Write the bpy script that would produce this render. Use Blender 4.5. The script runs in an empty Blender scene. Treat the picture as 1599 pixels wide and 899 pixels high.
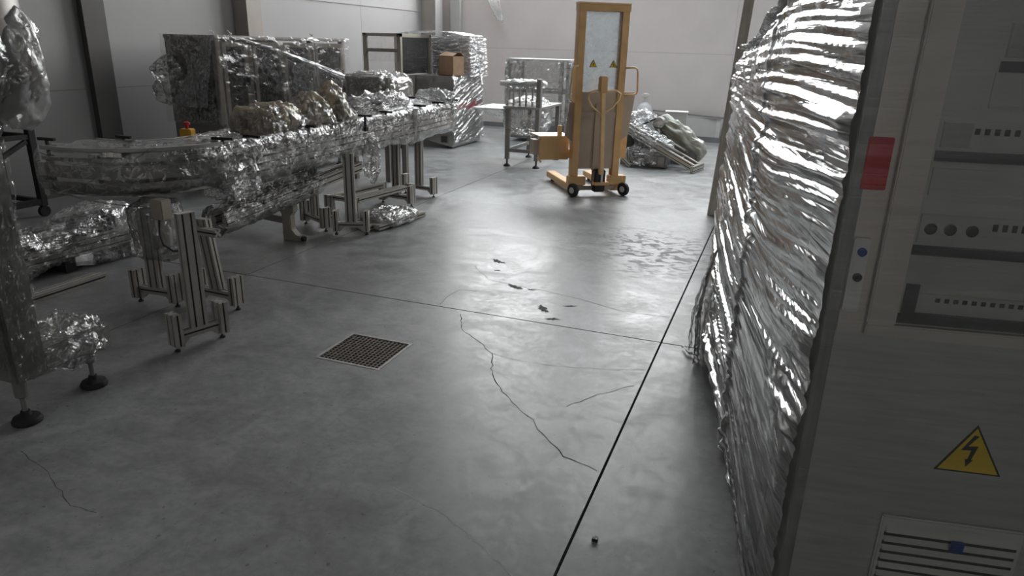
import bpy, bmesh, math, random
from mathutils import Vector, Matrix, noise
R_ = math.radians
random.seed(7)
sc = bpy.context.scene
COL = sc.collection

# ------------------------------------------------------------------ camera
cam = bpy.data.cameras.new('camera'); cam_o = bpy.data.objects.new('camera', cam); COL.objects.link(cam_o)
cam.sensor_fit = 'HORIZONTAL'; cam.sensor_width = 36.0; cam.lens = 36.0 * 1100.0 / 1599.0
cam.clip_start = 0.05; cam.clip_end = 100
right = Vector((0.93458911, 0.35481821, 0.02544061))
up = Vector((-0.13868267, 0.29756287, 0.94457581))
fwd = Vector((-0.32758251, 0.88631844, -0.32730615))
cam_o.matrix_world = Matrix(((right.x, up.x, -fwd.x, 0), (right.y, up.y, -fwd.y, 0), (right.z, up.z, -fwd.z, 1.6), (0, 0, 0, 1)))
sc.camera = cam_o
# ------------------------------------------------------------------ view, world
sc.view_settings.view_transform = 'Standard'; sc.view_settings.look = 'None'
sc.view_settings.gamma = 1.0; sc.view_settings.use_curve_mapping = False
sc.view_settings.exposure = -0.05
sc.cycles.max_bounces = 6; sc.cycles.diffuse_bounces = 3; sc.cycles.glossy_bounces = 2; sc.cycles.transparent_max_bounces = 12
sc.cycles.adaptive_threshold = .035; sc.cycles.use_light_tree = False
sc.cycles.caustics_reflective = False; sc.cycles.caustics_refractive = False
world = bpy.data.worlds.new('sky'); sc.world = world; world.use_nodes = True
world.node_tree.nodes['Background'].inputs[0].default_value = (0.86, 0.93, 1.0, 1)
world.node_tree.nodes['Background'].inputs[1].default_value = 2.0
world.cycles.sampling_method = 'NONE'
def area(name, loc, sx, sy, direction, power, col):
    l = bpy.data.lights.new(name, 'AREA'); l.shape = 'RECTANGLE'; l.size = sx; l.size_y = sy; l.energy = power; l.color = col
    o = bpy.data.objects.new(name, l); COL.objects.link(o); o.location = loc
    o.rotation_euler = Vector(direction).to_track_quat('-Z', 'Y').to_euler(); return o
WIN = [(-5.35, 2.5), (-2.7, 2.5), (-.1, 2.4)]           # window centres and widths along the far wall
WZ0, WZ1 = 2.50, 5.60
YF = 13.6
for cx, w in WIN:
    area('window_daylight', (cx, YF + 0.20, (WZ0 + WZ1) / 2), w - .1, WZ1 - WZ0 - .1, (0, -1, -0.12), 108 * w, (0.98, 0.99, 1.0))
area('skylight_fill', (-2.4, 11.0, 6.55), 7.6, 2.4, (0, 0, -1), 250, (0.78, 0.90, 1.0))  # added roof fill, unseen, to lift the far wall and stacker
area('window_daylight', (5.25, 8.6, 3.7), 4.3, 1.9, (-1, 0, -.1), 80, (1.0, 0.975, 0.94))
area('window_daylight', (0.5, -3.62, 2.6), 2.3, 1.3, (0, 1, -.1), 15, (1.0, 0.96, 0.90))  # added fill behind the camera for the dark cabinet front, unseen

# ------------------------------------------------------------------ materials
MAT = {}
def mat(name, col=(.5, .5, .5), rough=.5, metal=0.0, **k):
    m = bpy.data.materials.new(name); m.use_nodes = True; MAT[name] = m
    nt = m.node_tree; b = nt.nodes['Principled BSDF']
    b.inputs['Base Color'].default_value = (*col, 1); b.inputs['Roughness'].default_value = rough; b.inputs['Metallic'].default_value = metal
    for kk, v in k.items(): b.inputs[kk.replace('_', ' ')].default_value = v
    return m
def N(nt, t, **k):
    n = nt.nodes.new(t)
    for a, v in k.items(): setattr(n, a, v)
    return n
def vary(name, col, rough, metal=0.0, scale=6.0, amt=.25, bump=0.0, stretch=(1, 1, 1), rvar=.15, spec=.5, bscale=None):
    """plain material with procedural mottling, roughness variation and fine relief"""
    m = mat(name, col, rough, metal); nt = m.node_tree; b = nt.nodes['Principled BSDF']; L = nt.links.new
    b.inputs['Specular IOR Level'].default_value = spec
    tc = N(nt, 'ShaderNodeTexCoord'); mp = N(nt, 'ShaderNodeMapping'); mp.inputs['Scale'].default_value = stretch
    L(tc.outputs['Object'], mp.inputs['Vector'])
    n1 = N(nt, 'ShaderNodeTexNoise'); n1.inputs['Scale'].default_value = scale; n1.inputs['Detail'].default_value = 6
    L(mp.outputs[0], n1.inputs['Vector'])
    cr = N(nt, 'ShaderNodeValToRGB'); e = cr.color_ramp.elements
    e[0].position = .3; e[1].position = .7
    e[0].color = (*[c * (1 - amt) for c in col], 1); e[1].color = (*[min(1, c * (1 + amt)) for c in col], 1)
    L(n1.outputs['Fac'], cr.inputs[0]); L(cr.outputs[0], b.inputs['Base Color'])
    mr = N(nt, 'ShaderNodeMapRange'); mr.inputs['To Min'].default_value = max(.03, rough - rvar); mr.inputs['To Max'].default_value = min(1, rough + rvar)
    L(n1.outputs['Fac'], mr.inputs['Value']); L(mr.outputs[0], b.inputs['Roughness'])
    if bump:
        n2 = N(nt, 'ShaderNodeTexNoise'); n2.inputs['Scale'].default_value = bscale or scale * 6; n2.inputs['Detail'].default_value = 4
        L(mp.outputs[0], n2.inputs['Vector']); bp = N(nt, 'ShaderNodeBump'); bp.inputs['Strength'].default_value = bump; bp.inputs['Distance'].default_value = .01
        L(n2.outputs['Fac'], bp.inputs['Height']); L(bp.outputs[0], b.inputs['Normal'])
    return m
def film_mat(name, rough=.14, base=.10, milk=.10, scale=(9, 9, 9), bump=.5, tint=(.96, .96, .95), wr=.35):
    """thin stretch film: clear sheet with mirror-like facets, milky where it is crumpled"""
    m = bpy.data.materials.new(name); m.use_nodes = True; MAT[name] = m; nt = m.node_tree; nt.nodes.clear(); L = nt.links.new
    out = N(nt, 'ShaderNodeOutputMaterial'); tr = N(nt, 'ShaderNodeBsdfTransparent'); tr.inputs[0].default_value = (*tint, 1)
    gl = N(nt, 'ShaderNodeBsdfGlossy'); gl.inputs['Roughness'].default_value = rough; gl.inputs['Color'].default_value = (.95, .95, .95, 1)
    df = N(nt, 'ShaderNodeBsdfDiffuse'); df.inputs[0].default_value = (.75, .75, .75, 1)
    tl = N(nt, 'ShaderNodeBsdfTranslucent'); tl.inputs[0].default_value = (.75, .75, .75, 1)
    tc = N(nt, 'ShaderNodeTexCoord'); mp = N(nt, 'ShaderNodeMapping'); mp.inputs['Scale'].default_value = scale
    L(tc.outputs['Object'], mp.inputs['Vector'])
    nz = N(nt, 'ShaderNodeTexNoise'); nz.inputs['Scale'].default_value = 2.2; nz.inputs['Detail'].default_value = 5; nz.inputs['Distortion'].default_value = .6
    L(mp.outputs[0], nz.inputs['Vector'])
    a1 = N(nt, 'ShaderNodeMath', operation='SUBTRACT'); a1.inputs[1].default_value = .5; L(nz.outputs['Fac'], a1.inputs[0])
    a2 = N(nt, 'ShaderNodeMath', operation='ABSOLUTE'); L(a1.outputs[0], a2.inputs[0])        # creases where noise crosses 0.5
    mr = N(nt, 'ShaderNodeMapRange'); mr.inputs['From Min'].default_value = 0.0; mr.inputs['From Max'].default_value = .07
    mr.inputs['To Min'].default_value = 1.0; mr.inputs['To Max'].default_value = 0.0; L(a2.outputs[0], mr.inputs['Value'])
    bp = N(nt, 'ShaderNodeBump'); bp.inputs['Strength'].default_value = bump; bp.inputs['Distance'].default_value = .02
    L(a2.outputs[0], bp.inputs['Height']); L(bp.outputs[0], gl.inputs['Normal'])
    fr = N(nt, 'ShaderNodeFresnel'); fr.inputs[0].default_value = 1.5; L(bp.outputs[0], fr.inputs['Normal'])
    s1 = N(nt, 'ShaderNodeMath', operation='MULTIPLY_ADD'); s1.inputs[1].default_value = wr; s1.inputs[2].default_value = base; L(mr.outputs[0], s1.inputs[0])
    s2 = N(nt, 'ShaderNodeMath', operation='ADD', use_clamp=True); L(s1.outputs[0], s2.inputs[0]); L(fr.outputs[0], s2.inputs[1])
    mx = N(nt, 'ShaderNodeMixShader'); L(s2.outputs[0], mx.inputs[0]); L(tr.outputs[0], mx.inputs[1]); L(gl.outputs[0], mx.inputs[2])
    md = N(nt, 'ShaderNodeMixShader'); md.inputs[0].default_value = .5; L(df.outputs[0], md.inputs[1]); L(tl.outputs[0], md.inputs[2])
    m2 = N(nt, 'ShaderNodeMixShader'); m2.inputs[0].default_value = milk; L(mx.outputs[0], m2.inputs[1]); L(md.outputs[0], m2.inputs[2])
    L(m2.outputs[0], out.inputs[0]); return m

def floor_mat():
    m = mat('concrete_floor', (.3, .3, .3), .4); nt = m.node_tree; b = nt.nodes['Principled BSDF']; L = nt.links.new
    g = N(nt, 'ShaderNodeNewGeometry')
    def noi(scale, det, dist=0, st=(1, 1, 1)):
        mp = N(nt, 'ShaderNodeMapping'); mp.inputs['Scale'].default_value = st; L(g.outputs['Position'], mp.inputs['Vector'])
        n = N(nt, 'ShaderNodeTexNoise'); n.inputs['Scale'].default_value = scale; n.inputs['Detail'].default_value = det; n.inputs['Distortion'].default_value = dist
        L(mp.outputs[0], n.inputs['Vector']); return n.outputs['Fac']
    def ramp(src, p0, p1, c0, c1):
        r = N(nt, 'ShaderNodeMapRange'); r.inputs['From Min'].default_value = p0; r.inputs['From Max'].default_value = p1
        r.inputs['To Min'].default_value = c0; r.inputs['To Max'].default_value = c1; L(src, r.inputs['Value']); return r.outputs[0]
    def mul(a, c):
        x = N(nt, 'ShaderNodeMath', operation='MULTIPLY'); L(a, x.inputs[0]); L(c, x.inputs[1]); return x.outputs[0]
    def add(a, c):
        x = N(nt, 'ShaderNodeMath', operation='ADD'); L(a, x.inputs[0]); L(c, x.inputs[1]); return x.outputs[0]
    big = noi(.9, 4, .8); mid = noi(3.2, 7, 1.6); fine = noi(26, 5, .3); scr = noi(5, 6, 2.5, (1, 2.2, 1))
    v = mul(mul(ramp(big, .3, .7, .84, 1.14), ramp(mid, .3, .72, .76, 1.19)), mul(ramp(fine, .3, .7, .88, 1.09), ramp(scr, .30, .6, .95, 1.03)))
    ab = N(nt, 'ShaderNodeMath', operation='SUBTRACT'); ab.inputs[1].default_value = .5; L(noi(1.9, 8, 2.2, (1, 1.3, 1)), ab.inputs[0])
    ac = N(nt, 'ShaderNodeMath', operation='ABSOLUTE'); L(ab.outputs[0], ac.inputs[0])
    v = mul(v, ramp(ac.outputs[0], 0, .012, .90, 1))
    ab = N(nt, 'ShaderNodeMath', operation='SUBTRACT'); ab.inputs[1].default_value = .5; L(noi(7, 8, 1.4), ab.inputs[0])
    ac = N(nt, 'ShaderNodeMath', operation='ABSOLUTE'); L(ab.outputs[0], ac.inputs[0])
    v = mul(v, ramp(ac.outputs[0], 0, .02, .93, 1))
    v = mul(v, ramp(noi(38, 2), .70, .73, 1, .6))
    # dried dirt around the hand stacker's parking place, a stain with a shape of its own
    ds = N(nt, 'ShaderNodeVectorMath', operation='DISTANCE'); ds.inputs[1].default_value = (-.95, 5.75, 0); L(g.outputs['Position'], ds.inputs[0])
    patch = ramp(ds.outputs['Value'], .25, .95, 1, 0)
    dirt = mul(patch, ramp(noi(9, 6, 1.2, (1, 1.5, 1)), .50, .57, 0, 1))
    v = mul(v, ramp(dirt, 0, 1, 1, .62))
    cc = N(nt, 'ShaderNodeCombineColor')
    for i, c in enumerate((.325, .328, .322)):
        x = N(nt, 'ShaderNodeMath', operation='MULTIPLY'); x.inputs[1].default_value = c; L(v, x.inputs[0]); L(x.outputs[0], cc.inputs[i])
    L(cc.outputs[0], b.inputs['Base Color'])
    rr = add(ramp(mid, .3, .7, .30, .43), mul(ramp(fine, .3, .7, -.03, .05), ramp(big, 0, 1, 1, 1)))
    rr = add(rr, ramp(dirt, 0, 1, 0, .25)); L(rr, b.inputs['Roughness'])
    b.inputs['Specular IOR Level'].default_value = .38
    bp = N(nt, 'ShaderNodeBump'); bp.inputs['Strength'].default_value = .03; bp.inputs['Distance'].default_value = .01
    L(add(mid, fine), bp.inputs['Height']); L(bp.outputs[0], b.inputs['Normal'])
    return m
floor_mat()
mat('joint_filler', (.02, .02, .02), .9)
vary('crack_dark', (.045, .045, .045), .9, scale=30)
vary('scratch_pale', (.48, .48, .47), .6, scale=30)
vary('scuff_black', (.07, .07, .07), .8, scale=60, amt=.6)
vary('wall_paint', (.43, .416, .412), .65, scale=2.0, amt=.05, bump=.05)
vary('far_wall_paint', (.75, .675, .645), .7, scale=2.0, amt=.04, bump=.05)
vary('column_paint', (.42, .37, .33), .6, scale=4, amt=.08)
vary('column_dark', (.10, .092, .088), .6, scale=4, amt=.1)
vary('base_dark', (.22, .21, .21), .8, scale=5, amt=.15)
vary('ceiling_paint', (.42, .42, .42), .8, scale=2, amt=.05)
vary('steel', (.50, .49, .47), .34, .85, scale=5, amt=.12, bump=.03, stretch=(1, 1, 12))
vary('steel_dark', (.27, .265, .255), .42, .35, scale=5, amt=.15, bump=.03, stretch=(12, 1, 1))
vary('cabinet_steel', (.54, .53, .505), .42, .25, scale=5, amt=.10, bump=.03, stretch=(1, 1, 14))
vary('cabinet_brown', (.66, .60, .53), .5, .1, scale=4, amt=.08)
vary('grey_panel', (.36, .37, .38), .42, .25, scale=4, amt=.1)
vary('pale_panel', (.60, .61, .62), .45, .1, scale=4, amt=.08)
vary('machine_brown', (.27, .245, .22), .45, .3, scale=4, amt=.12)
vary('beige_panel', (.40, .36, .30), .5, .1, scale=4, amt=.1)
vary('alu', (.50, .47, .42), .42, .35, scale=9, amt=.08)
mat('slot_shade', (.025, .024, .023), .7)  # near-black in place of the shade inside slots, grooves and louvre gaps
vary('alu_cap', (.56, .53, .48), .5, .2, scale=20, amt=.1)
vary('black_plastic', (.02, .02, .02), .4, scale=20)
vary('rubber', (.03, .03, .03), .7, scale=25, amt=.4)
vary('black_steel', (.035, .033, .032), .5, .2, scale=9, amt=.3)
vary('orange_paint', (.70, .43, .20), .42, scale=7, amt=.13, spec=.4)
vary('orange_light', (.82, .55, .29), .42, scale=9, amt=.15)
vary('orange_dull', (.48, .38, .30), .5, scale=3, amt=.1)
vary('red_paint', (.55, .02, .03), .5, scale=8, amt=.12)
vary('red_band', (.55, .05, .06), .5, scale=8, amt=.12)
vary('yellow_sign', (.85, .58, .02), .45, scale=8, amt=.05)
mat('sign_black', (.015, .015, .012), .5)
vary('yellow_plastic', (.75, .42, .04), .4, scale=10, amt=.1)
vary('cardboard', (.42, .27, .17), .75, scale=12, amt=.1, bump=.1)
vary('white_plastic', (.66, .65, .60), .5, scale=8, amt=.06)
vary('plastic_grey', (.72, .70, .66), .5, scale=8, amt=.08)
mat('blue_plastic', (.02, .07, .30), .4)
vary('board_white', (.62, .60, .57), .6, scale=4, amt=.06)
vary('wood_board', (.62, .56, .48), .6, scale=4, amt=.2, stretch=(10, 10, 1))
vary('rust_iron', (.20, .165, .14), .7, .4, scale=25, amt=.35)
vary('frame_iron', (.42, .41, .40), .6, .4, scale=20, amt=.25)
vary('belt_green', (.09, .10, .09), .5, scale=12, amt=.2)
vary('dark_inside', (.05, .05, .055), .6, scale=4, amt=.3)
vary('cylinder_grey', (.52, .53, .54), .5, scale=4, amt=.1)
vary('bag_tan', (.50, .42, .31), .17, scale=7, amt=.2, bump=.5, bscale=12, rvar=.1, spec=.7)
vary('bag_olive', (.40, .40, .34), .30, scale=6, amt=.2, bump=.4, bscale=16, rvar=.1, spec=.6)
film_mat('film', rough=.09, base=.06, milk=.045, scale=(8, 8, 8), bump=.7, wr=.30)
film_mat('film_thin', rough=.10, base=.02, milk=.02, scale=(6, 6, 6), bump=.4, wr=.10)
film_mat('film_crumple', rough=.09, base=.14, milk=.07, scale=(11, 11, 11), bump=1.0, wr=.40)
film_mat('film_streak', rough=.10, base=.15, milk=.10, scale=(3, .5, 20), bump=.30, wr=.22)
film_mat('film_cabinet', rough=.2, base=.03, milk=.06, scale=(1.2, 2, 26), bump=.3, wr=.05)
film_mat('film_haze', rough=.15, base=.05, milk=.13, scale=(9, 9, 9), bump=.6, wr=.2)
film_mat('film_bright', rough=.12, base=.20, milk=.22, scale=(3, 3, 18), bump=.5, wr=.35)
film_mat('film_bag_milky', rough=.2, base=.05, milk=.30, scale=(7, 7, 7), bump=.5, wr=.15)
film_mat('film_white', rough=.25, base=.05, milk=.55, scale=(9, 9, 9), bump=.6, wr=.1)
film_mat('acrylic', rough=.06, base=.03, milk=.05, scale=(2, 2, 2), bump=.03, wr=.0)
film_mat('mast_screen', rough=.3, base=.10, milk=.16, scale=(5, 5, 5), bump=.3, tint=(.88, .93, .95), wr=.22)
film_mat('window_pane', rough=.03, base=.02, milk=.0, scale=(1, 1, 1), bump=.0, wr=.0)

# ------------------------------------------------------------------ helpers
def V(*a): return Vector(a)
class MB:
    def __init__(s): s.v = []; s.f = []
    def add(s, vs, fs):
        o = len(s.v); s.v += [tuple(p) for p in vs]; s.f += [tuple(i + o for i in f) for f in fs]; return s
    def box(s, a, b, M=None):
        x0, y0, z0 = a; x1, y1, z1 = b
        vs = [V(x0, y0, z0), V(x1, y0, z0), V(x1, y1, z0), V(x0, y1, z0), V(x0, y0, z1), V(x1, y0, z1), V(x1, y1, z1), V(x0, y1, z1)]
        if M is not None: vs = [M @ p for p in vs]
        return s.add(vs, [(0, 3, 2, 1), (4, 5, 6, 7), (0, 1, 5, 4), (1, 2, 6, 5), (2, 3, 7, 6), (3, 0, 4, 7)])
    def bar(s, p0, p1, w, d, uax=(0, 0, 1)):
        """box bar from p0 to p1; w measured along the axis nearest uax"""
        return s.prism([(-w / 2, -d / 2), (w / 2, -d / 2), (w / 2, d / 2), (-w / 2, d / 2)], p0, p1, uax)
    def prism(s, poly, p0, p1, uax=(0, 0, 1)):
        p0 = Vector(p0); p1 = Vector(p1); t = (p1 - p0).normalized(); u = Vector(uax); u = u - t * u.dot(t)
        if u.length < 1e-4: u = t.orthogonal()
        u.normalize(); w = t.cross(u); n = len(poly)
        vs = [p0 + u * a + w * b for a, b in poly] + [p1 + u * a + w * b for a, b in poly]
        fs = [tuple(reversed(range(n))), tuple(range(n, 2 * n))] + [(i, (i + 1) % n, n + (i + 1) % n, n + i) for i in range(n)]
        return s.add(vs, fs)
    def tube(s, path, r, n=8, closed=False):
        P = [Vector(p) for p in path]; k = len(P); rings = []; prev = None
        for i, p in enumerate(P):
            if closed: t = (P[(i + 1) % k] - P[i - 1])
            else: t = P[min(i + 1, k - 1)] - P[max(i - 1, 0)]
            t.normalize()
            u = t.orthogonal() if prev is None else prev - t * prev.dot(t)
            u.normalize(); prev = u; w = t.cross(u); rr = r[i] if isinstance(r, (list, tuple)) else r
            rings.append([p + (u * math.cos(2 * math.pi * j / n) + w * math.sin(2 * math.pi * j / n)) * rr for j in range(n)])
        vs = [q for g in rings for q in g]; fs = []
        for i in range(k if closed else k - 1):
            a, b = i * n, ((i + 1) % k) * n
            fs += [(a + j, a + (j + 1) % n, b + (j + 1) % n, b + j) for j in range(n)]
        if not closed: fs += [tuple(reversed(range(n))), tuple(range((k - 1) * n, k * n))]
        return s.add(vs, fs)
    def lathe(s, prof, n=20, M=None):
        vs = []; fs = []
        for r, z in prof:
            for j in range(n):
                a = 2 * math.pi * j / n; p = V(r * math.cos(a), r * math.sin(a), z); vs.append(M @ p if M is not None else p)
        for i in range(len(prof) - 1):
            fs += [(i * n + j, i * n + (j + 1) % n, (i + 1) * n + (j + 1) % n, (i + 1) * n + j) for j in range(n)]
        fs += [tuple(reversed(range(n))), tuple(range((len(prof) - 1) * n, len(prof) * n))]
        return s.add(vs, fs)
    def poly(s, pts, thick):
        """flat polygon given as 3D points, thickened along thick"""
        n = len(pts); t = Vector(thick); P = [Vector(p) for p in pts]
        return s.add(P + [p + t for p in P], [tuple(range(n)), tuple(reversed(range(n, 2 * n)))] + [(i, n + i, n + (i + 1) % n, (i + 1) % n) for i in range(n)])
    def grid(s, fn, nu, nv):
        vs = [fn(i / nu, j / nv) for j in range(nv + 1) for i in range(nu + 1)]; w = nu + 1
        return s.add(vs, [(j * w + i, j * w + i + 1, (j + 1) * w + i + 1, (j + 1) * w + i) for j in range(nv) for i in range(nu)])
    def build(s, name, m, parent=None, smooth=False, bevel=0.0, loc=None, rot=None):
        me = bpy.data.meshes.new(name); me.from_pydata(s.v, [], s.f)
        if bevel or True:
            bm = bmesh.new(); bm.from_mesh(me); bmesh.ops.recalc_face_normals(bm, faces=bm.faces)
            if bevel:
                es = [e for e in bm.edges if len(e.link_faces) == 2 and e.calc_face_angle(0) > .6]
                bmesh.ops.bevel(bm, geom=es, offset=bevel, segments=2, affect='EDGES', clamp_overlap=True)
            bm.to_mesh(me); bm.free()
        if smooth:
            me.polygons.foreach_set('use_smooth', [True] * len(me.polygons))
            if smooth == 'auto': me.set_sharp_from_angle(angle=.7)
        me.update(); me.materials.append(MAT[m])
        o = bpy.data.objects.new(name, me); COL.objects.link(o)
        if parent is not None: o.parent = parent
        if loc: o.location = loc
        if rot: o.rotation_euler = rot
        return o
def tag(o, label, cat, group=None):
    o['label'] = label; o['category'] = cat
    if group: o['group'] = group
    return o
def thing(name, label, cat, loc=(0, 0, 0), rz=0.0, group=None):
    o = bpy.data.objects.new(name, None); COL.objects.link(o); o.location = loc; o.rotation_euler = (0, 0, rz); o.empty_display_size = .1
    return tag(o, label, cat, group)
def struct(o): o['kind'] = 'structure'; return o
def sect(w, d):
    """outline of a slotted aluminium profile, w x d, one slot for every 45 mm of a side"""
    def side(L, n):
        pts = []; sl = .0052; dp = .011
        for k in range(n):
            c = L * (k + .5) / n; pts += [(c - sl, 0), (c - sl, dp), (c + sl, dp), (c + sl, 0)]
        return pts
    nw = max(1, round(w / .045)); nd = max(1, round(d / .045)); out = []
    out += [(-w / 2, -d / 2)] + [(-w / 2 + a, -d / 2 + b) for a, b in side(w, nw)]
    out += [(w / 2, -d / 2)] + [(w / 2 - b, -d / 2 + a) for a, b in side(d, nd)]
    out += [(w / 2, d / 2)] + [(w / 2 - a, d / 2 - b) for a, b in side(w, nw)]
    out += [(-w / 2, d / 2)] + [(-w / 2 + b, d / 2 - a) for a, b in side(d, nd)]
    return out
def profile(name, p0, p1, w, d, uax, parent, m='alu'):
    o = MB().prism(sect(w, d), p0, p1, uax).build(name, m, parent)
    p0 = Vector(p0); p1 = Vector(p1); t = (p1 - p0).normalized() * .002
    MB().prism([(-w / 2 + .006, -d / 2 + .006), (w / 2 - .006, -d / 2 + .006), (w / 2 - .006, d / 2 - .006), (-w / 2 + .006, d / 2 - .006)], p0 + t * 2, p1 - t * 2, uax).build('slot_shade_strip', 'slot_shade', o)  # dark core, paints the shade at the bottom of the slots
    return o
def ridge(p, seed=0.0, octv=3, lac=2.1):
    a = 0; w = 1.0; s = 0; q = Vector(p) + V(seed * 7.3, seed * 3.1, seed * 5.7)
    for k in range(octv):
        a += w * (1 - abs(2 * noise.noise(q))); s += w; w *= .5; q = q * lac
    return a / s - .5
def spow(x, e): return math.copysign(abs(x) ** e, x)
def blob(c, r, ex=.5, amp=.02, freq=7, seed=1, n=(44, 26), st=(1, 1, 1), M=None, shape=None):
    """crumpled film bag: superellipsoid with ridged folds"""
    c = Vector(c); mb = MB()
    def fn(u, v):
        a = 2 * math.pi * u; b = math.pi * (v - .5)
        d = V(spow(math.cos(b), ex) * spow(math.cos(a), ex), spow(math.cos(b), ex) * spow(math.sin(a), ex), spow(math.sin(b), ex))
        p = V(d.x * r[0], d.y * r[1], d.z * r[2])
        if shape: p = shape(p)
        q = V(p.x * st[0], p.y * st[1], p.z * st[2]) * freq
        nn = V(d.x / r[0], d.y / r[1], d.z / r[2]).normalized()
        p = p + nn * amp * 2 * ridge(q, seed, 4)
        if M is not None: p = M @ p
        return c + p
    return mb.grid(fn, *n)
def strip(mb, pts, w, z):
    """flat ribbon on the floor along a polyline with a jittered width"""
    P = [V(x, y, z) for x, y in pts]; D = []
    for a, b in zip(P[:-1], P[1:]):
        k = max(2, int((b - a).length / .035))
        for i in range(k):
            q = a.lerp(b, i / k); n = V(-(b - a).y, (b - a).x, 0).normalized(); D.append(q + n * random.uniform(-.007, .007))
    D.append(P[-1]); vs = []
    for i, p in enumerate(D):
        t = D[min(i + 1, len(D) - 1)] - D[max(0, i - 1)]; n = V(-t.y, t.x, 0).normalized(); ww = w * random.uniform(.5, 1.3) / 2
        vs += [p + n * ww, p - n * ww]
    return mb.add(vs, [(2 * i, 2 * i + 1, 2 * i + 3, 2 * i + 2) for i in range(len(D) - 1)])

# ------------------------------------------------------------------ setting
XL, XR, YB, ZC = -6.85, 5.0, -3.5, 6.5
SX0, SX1, SY0, SY1 = -6.3, 1.5, 9.8, 12.2             # opening for the added, unseen roof light
fl = struct(MB().box((XL - .2, YB - .2, -.20), (XR + .2, YF + .2, -.14)).build('floor', 'joint_filler'))
GX0, GX1, GY0, GY1 = -2.155, -1.765, 2.835, 3.205          # drain opening
xs = [XL, -3.42, -.482, 2.5, XR]; ys = [YB, 3.80, YF]
gx = [.0, .003, .0052, .004, .0]; gy = [0, .0042, 0]
def slab(x0, x1, y0, y1, hole=None):
    if hole is None: return MB().box((x0, y0, -.14), (x1, y1, 0)).build('slab', 'concrete_floor', fl, bevel=.0015)
    X = [x0, hole[0], hole[1], x1]; Y = [y0, hole[2], hole[3], y1]; mb = MB(); vs = [V(x, y, z) for z in (0, -.14) for y in Y for x in X]; fs = []
    for j in range(3):
        for i in range(3):
            if (i, j) != (1, 1): a = j * 4 + i; fs += [(a, a + 1, a + 5, a + 4), (a + 20, a + 21, a + 17, a + 16)]
    def wl(a, b): fs.append((a, b, b + 16, a + 16))
    for a, b in ((5, 6), (6, 10), (10, 9), (9, 5)): wl(a, b)
    for a in (0, 1, 2): wl(a + 1, a); wl(12 + a, 13 + a); wl(a * 4, a * 4 + 4); wl(a * 4 + 7, a * 4 + 3)
    return mb.add(vs, fs).build('slab', 'concrete_floor', fl)
for i in range(4):
    for j in range(2):
        h = (GX0, GX1, GY0, GY1) if (i, j) == (1, 0) else None
        slab(xs[i] + gx[i], xs[i + 1] - gx[i + 1], ys[j] + gy[j], ys[j + 1] - gy[j + 1], h)
cracks = [[(-1.715, 3.736), (-1.599, 3.503), (-1.463, 3.408), (-1.313, 3.263), (-1.228, 3.057), (-1.126, 2.907), (-1.014, 2.791), (-0.872, 2.676), (-0.823, 2.605), (-0.731, 2.519), (-0.657, 2.444), (-0.503, 2.394)],
          [(-2.046, 4.689), (-1.807, 4.429), (-1.621, 4.391), (-1.426, 4.377), (-1.136, 4.325), (-0.806, 4.213), (-0.5, 4.225)],
          [(-1.313, 3.263), (-1.187, 3.246), (-1.004, 3.24), (-0.709, 3.311), (-0.5, 3.398)],
          [(-2.69, 1.613), (-2.494, 1.573), (-2.336, 1.503), (-2.191, 1.439), (-2.077, 1.448)],
          [(-1.91, 3.82), (-1.93, 4.0), (-1.907, 4.153), (-1.792, 4.163)]]
for c, w in zip(cracks, (.0045, .003, .002, .0018, .002)):
    strip(MB(), c, w, .0006).build('crack', 'crack_dark', fl)
for c in ([(-1.191, 1.987), (-0.984, 1.926), (-0.854, 1.864), (-0.607, 1.716)], [(-0.764, 2.852), (-0.681, 3.006), (-0.516, 3.196)]):
    strip(MB(), c, .0035, .0006).build('scratch', 'scratch_pale' if c[0][1] < 2 else 'crack_dark', fl)
for x, y, l, a in ((-1.276, 4.036, .13, -.9), (-1.168, 3.889, .085, .3), (-1.586, 4.362, .12, -.5), (-1.467, 4.358, .06, .2), (-1.131, 4.154, .07, .4), (-1.923, 4.877, .12, -.6), (-1.846, 4.66, .05, .1)):
    ps = []
    for k in range(30):
        t = 2 * math.pi * k / 30; rr = 1 + .9 * noise.noise(V(x * 9 + math.cos(t) * 3.5, y * 9 + math.sin(t) * 3.5, 0)); p = V(math.cos(t) * l / 2 * rr, math.sin(t) * l * .2 * rr, .0007)
        ps.append(Matrix.Rotation(a, 3, 'Z') @ p + V(x, y, 0))
    MB().add(ps, [tuple(range(30))]).build('scuff_mark', 'scuff_black', fl)

# left wall of panels, with a seam at 1.04 m
wl_ = struct(MB().box((XL - .25, YB, 0), (XL - .06, YF + .2, ZC)).build('wall_left', 'base_dark'))
yy = [YB, 0.2, 2.9, 5.62, 7.95, 10.9, YF]
for a, b in zip(yy[:-1], yy[1:]):
    MB().box((XL - .06, a + .003, .02), (XL, b - .003, 1.0385)).build('wall_panel', 'wall_paint', wl_)
    MB().box((XL - .06, a + .003, 1.0415), (XL, b - .003, ZC)).build('wall_panel', 'wall_paint', wl_)
for z, y0, y1 in ((2.14, 8.3, 13.0),):
    MB().box((XL, y0, z), (XL + .012, y1, z + .012)).build('streak_rib', 'wall_paint', wl_)  # added rib, shaped to stand for a bright light streak on the wall
def column(name, x0, x1, y0, y1, m):
    o = struct(MB().box((x0, y0, 0), (x1, y1, ZC)).build(name, m, bevel=.006)); return o
c1 = column('trim_1', XL, XL + .10, 5.60, 5.80, 'column_dark')
MB().box((XL + .10, 5.57, 0), (XL + .112, 5.83, ZC)).build('flange', 'column_dark', c1)
c2 = column('trim_2', XL, XL + .22, 7.86, 8.10, 'column_paint')
MB().box((XL + .22, 7.84, 0), (XL + .235, 8.12, ZC)).build('flange', 'column_paint', c2)
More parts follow.
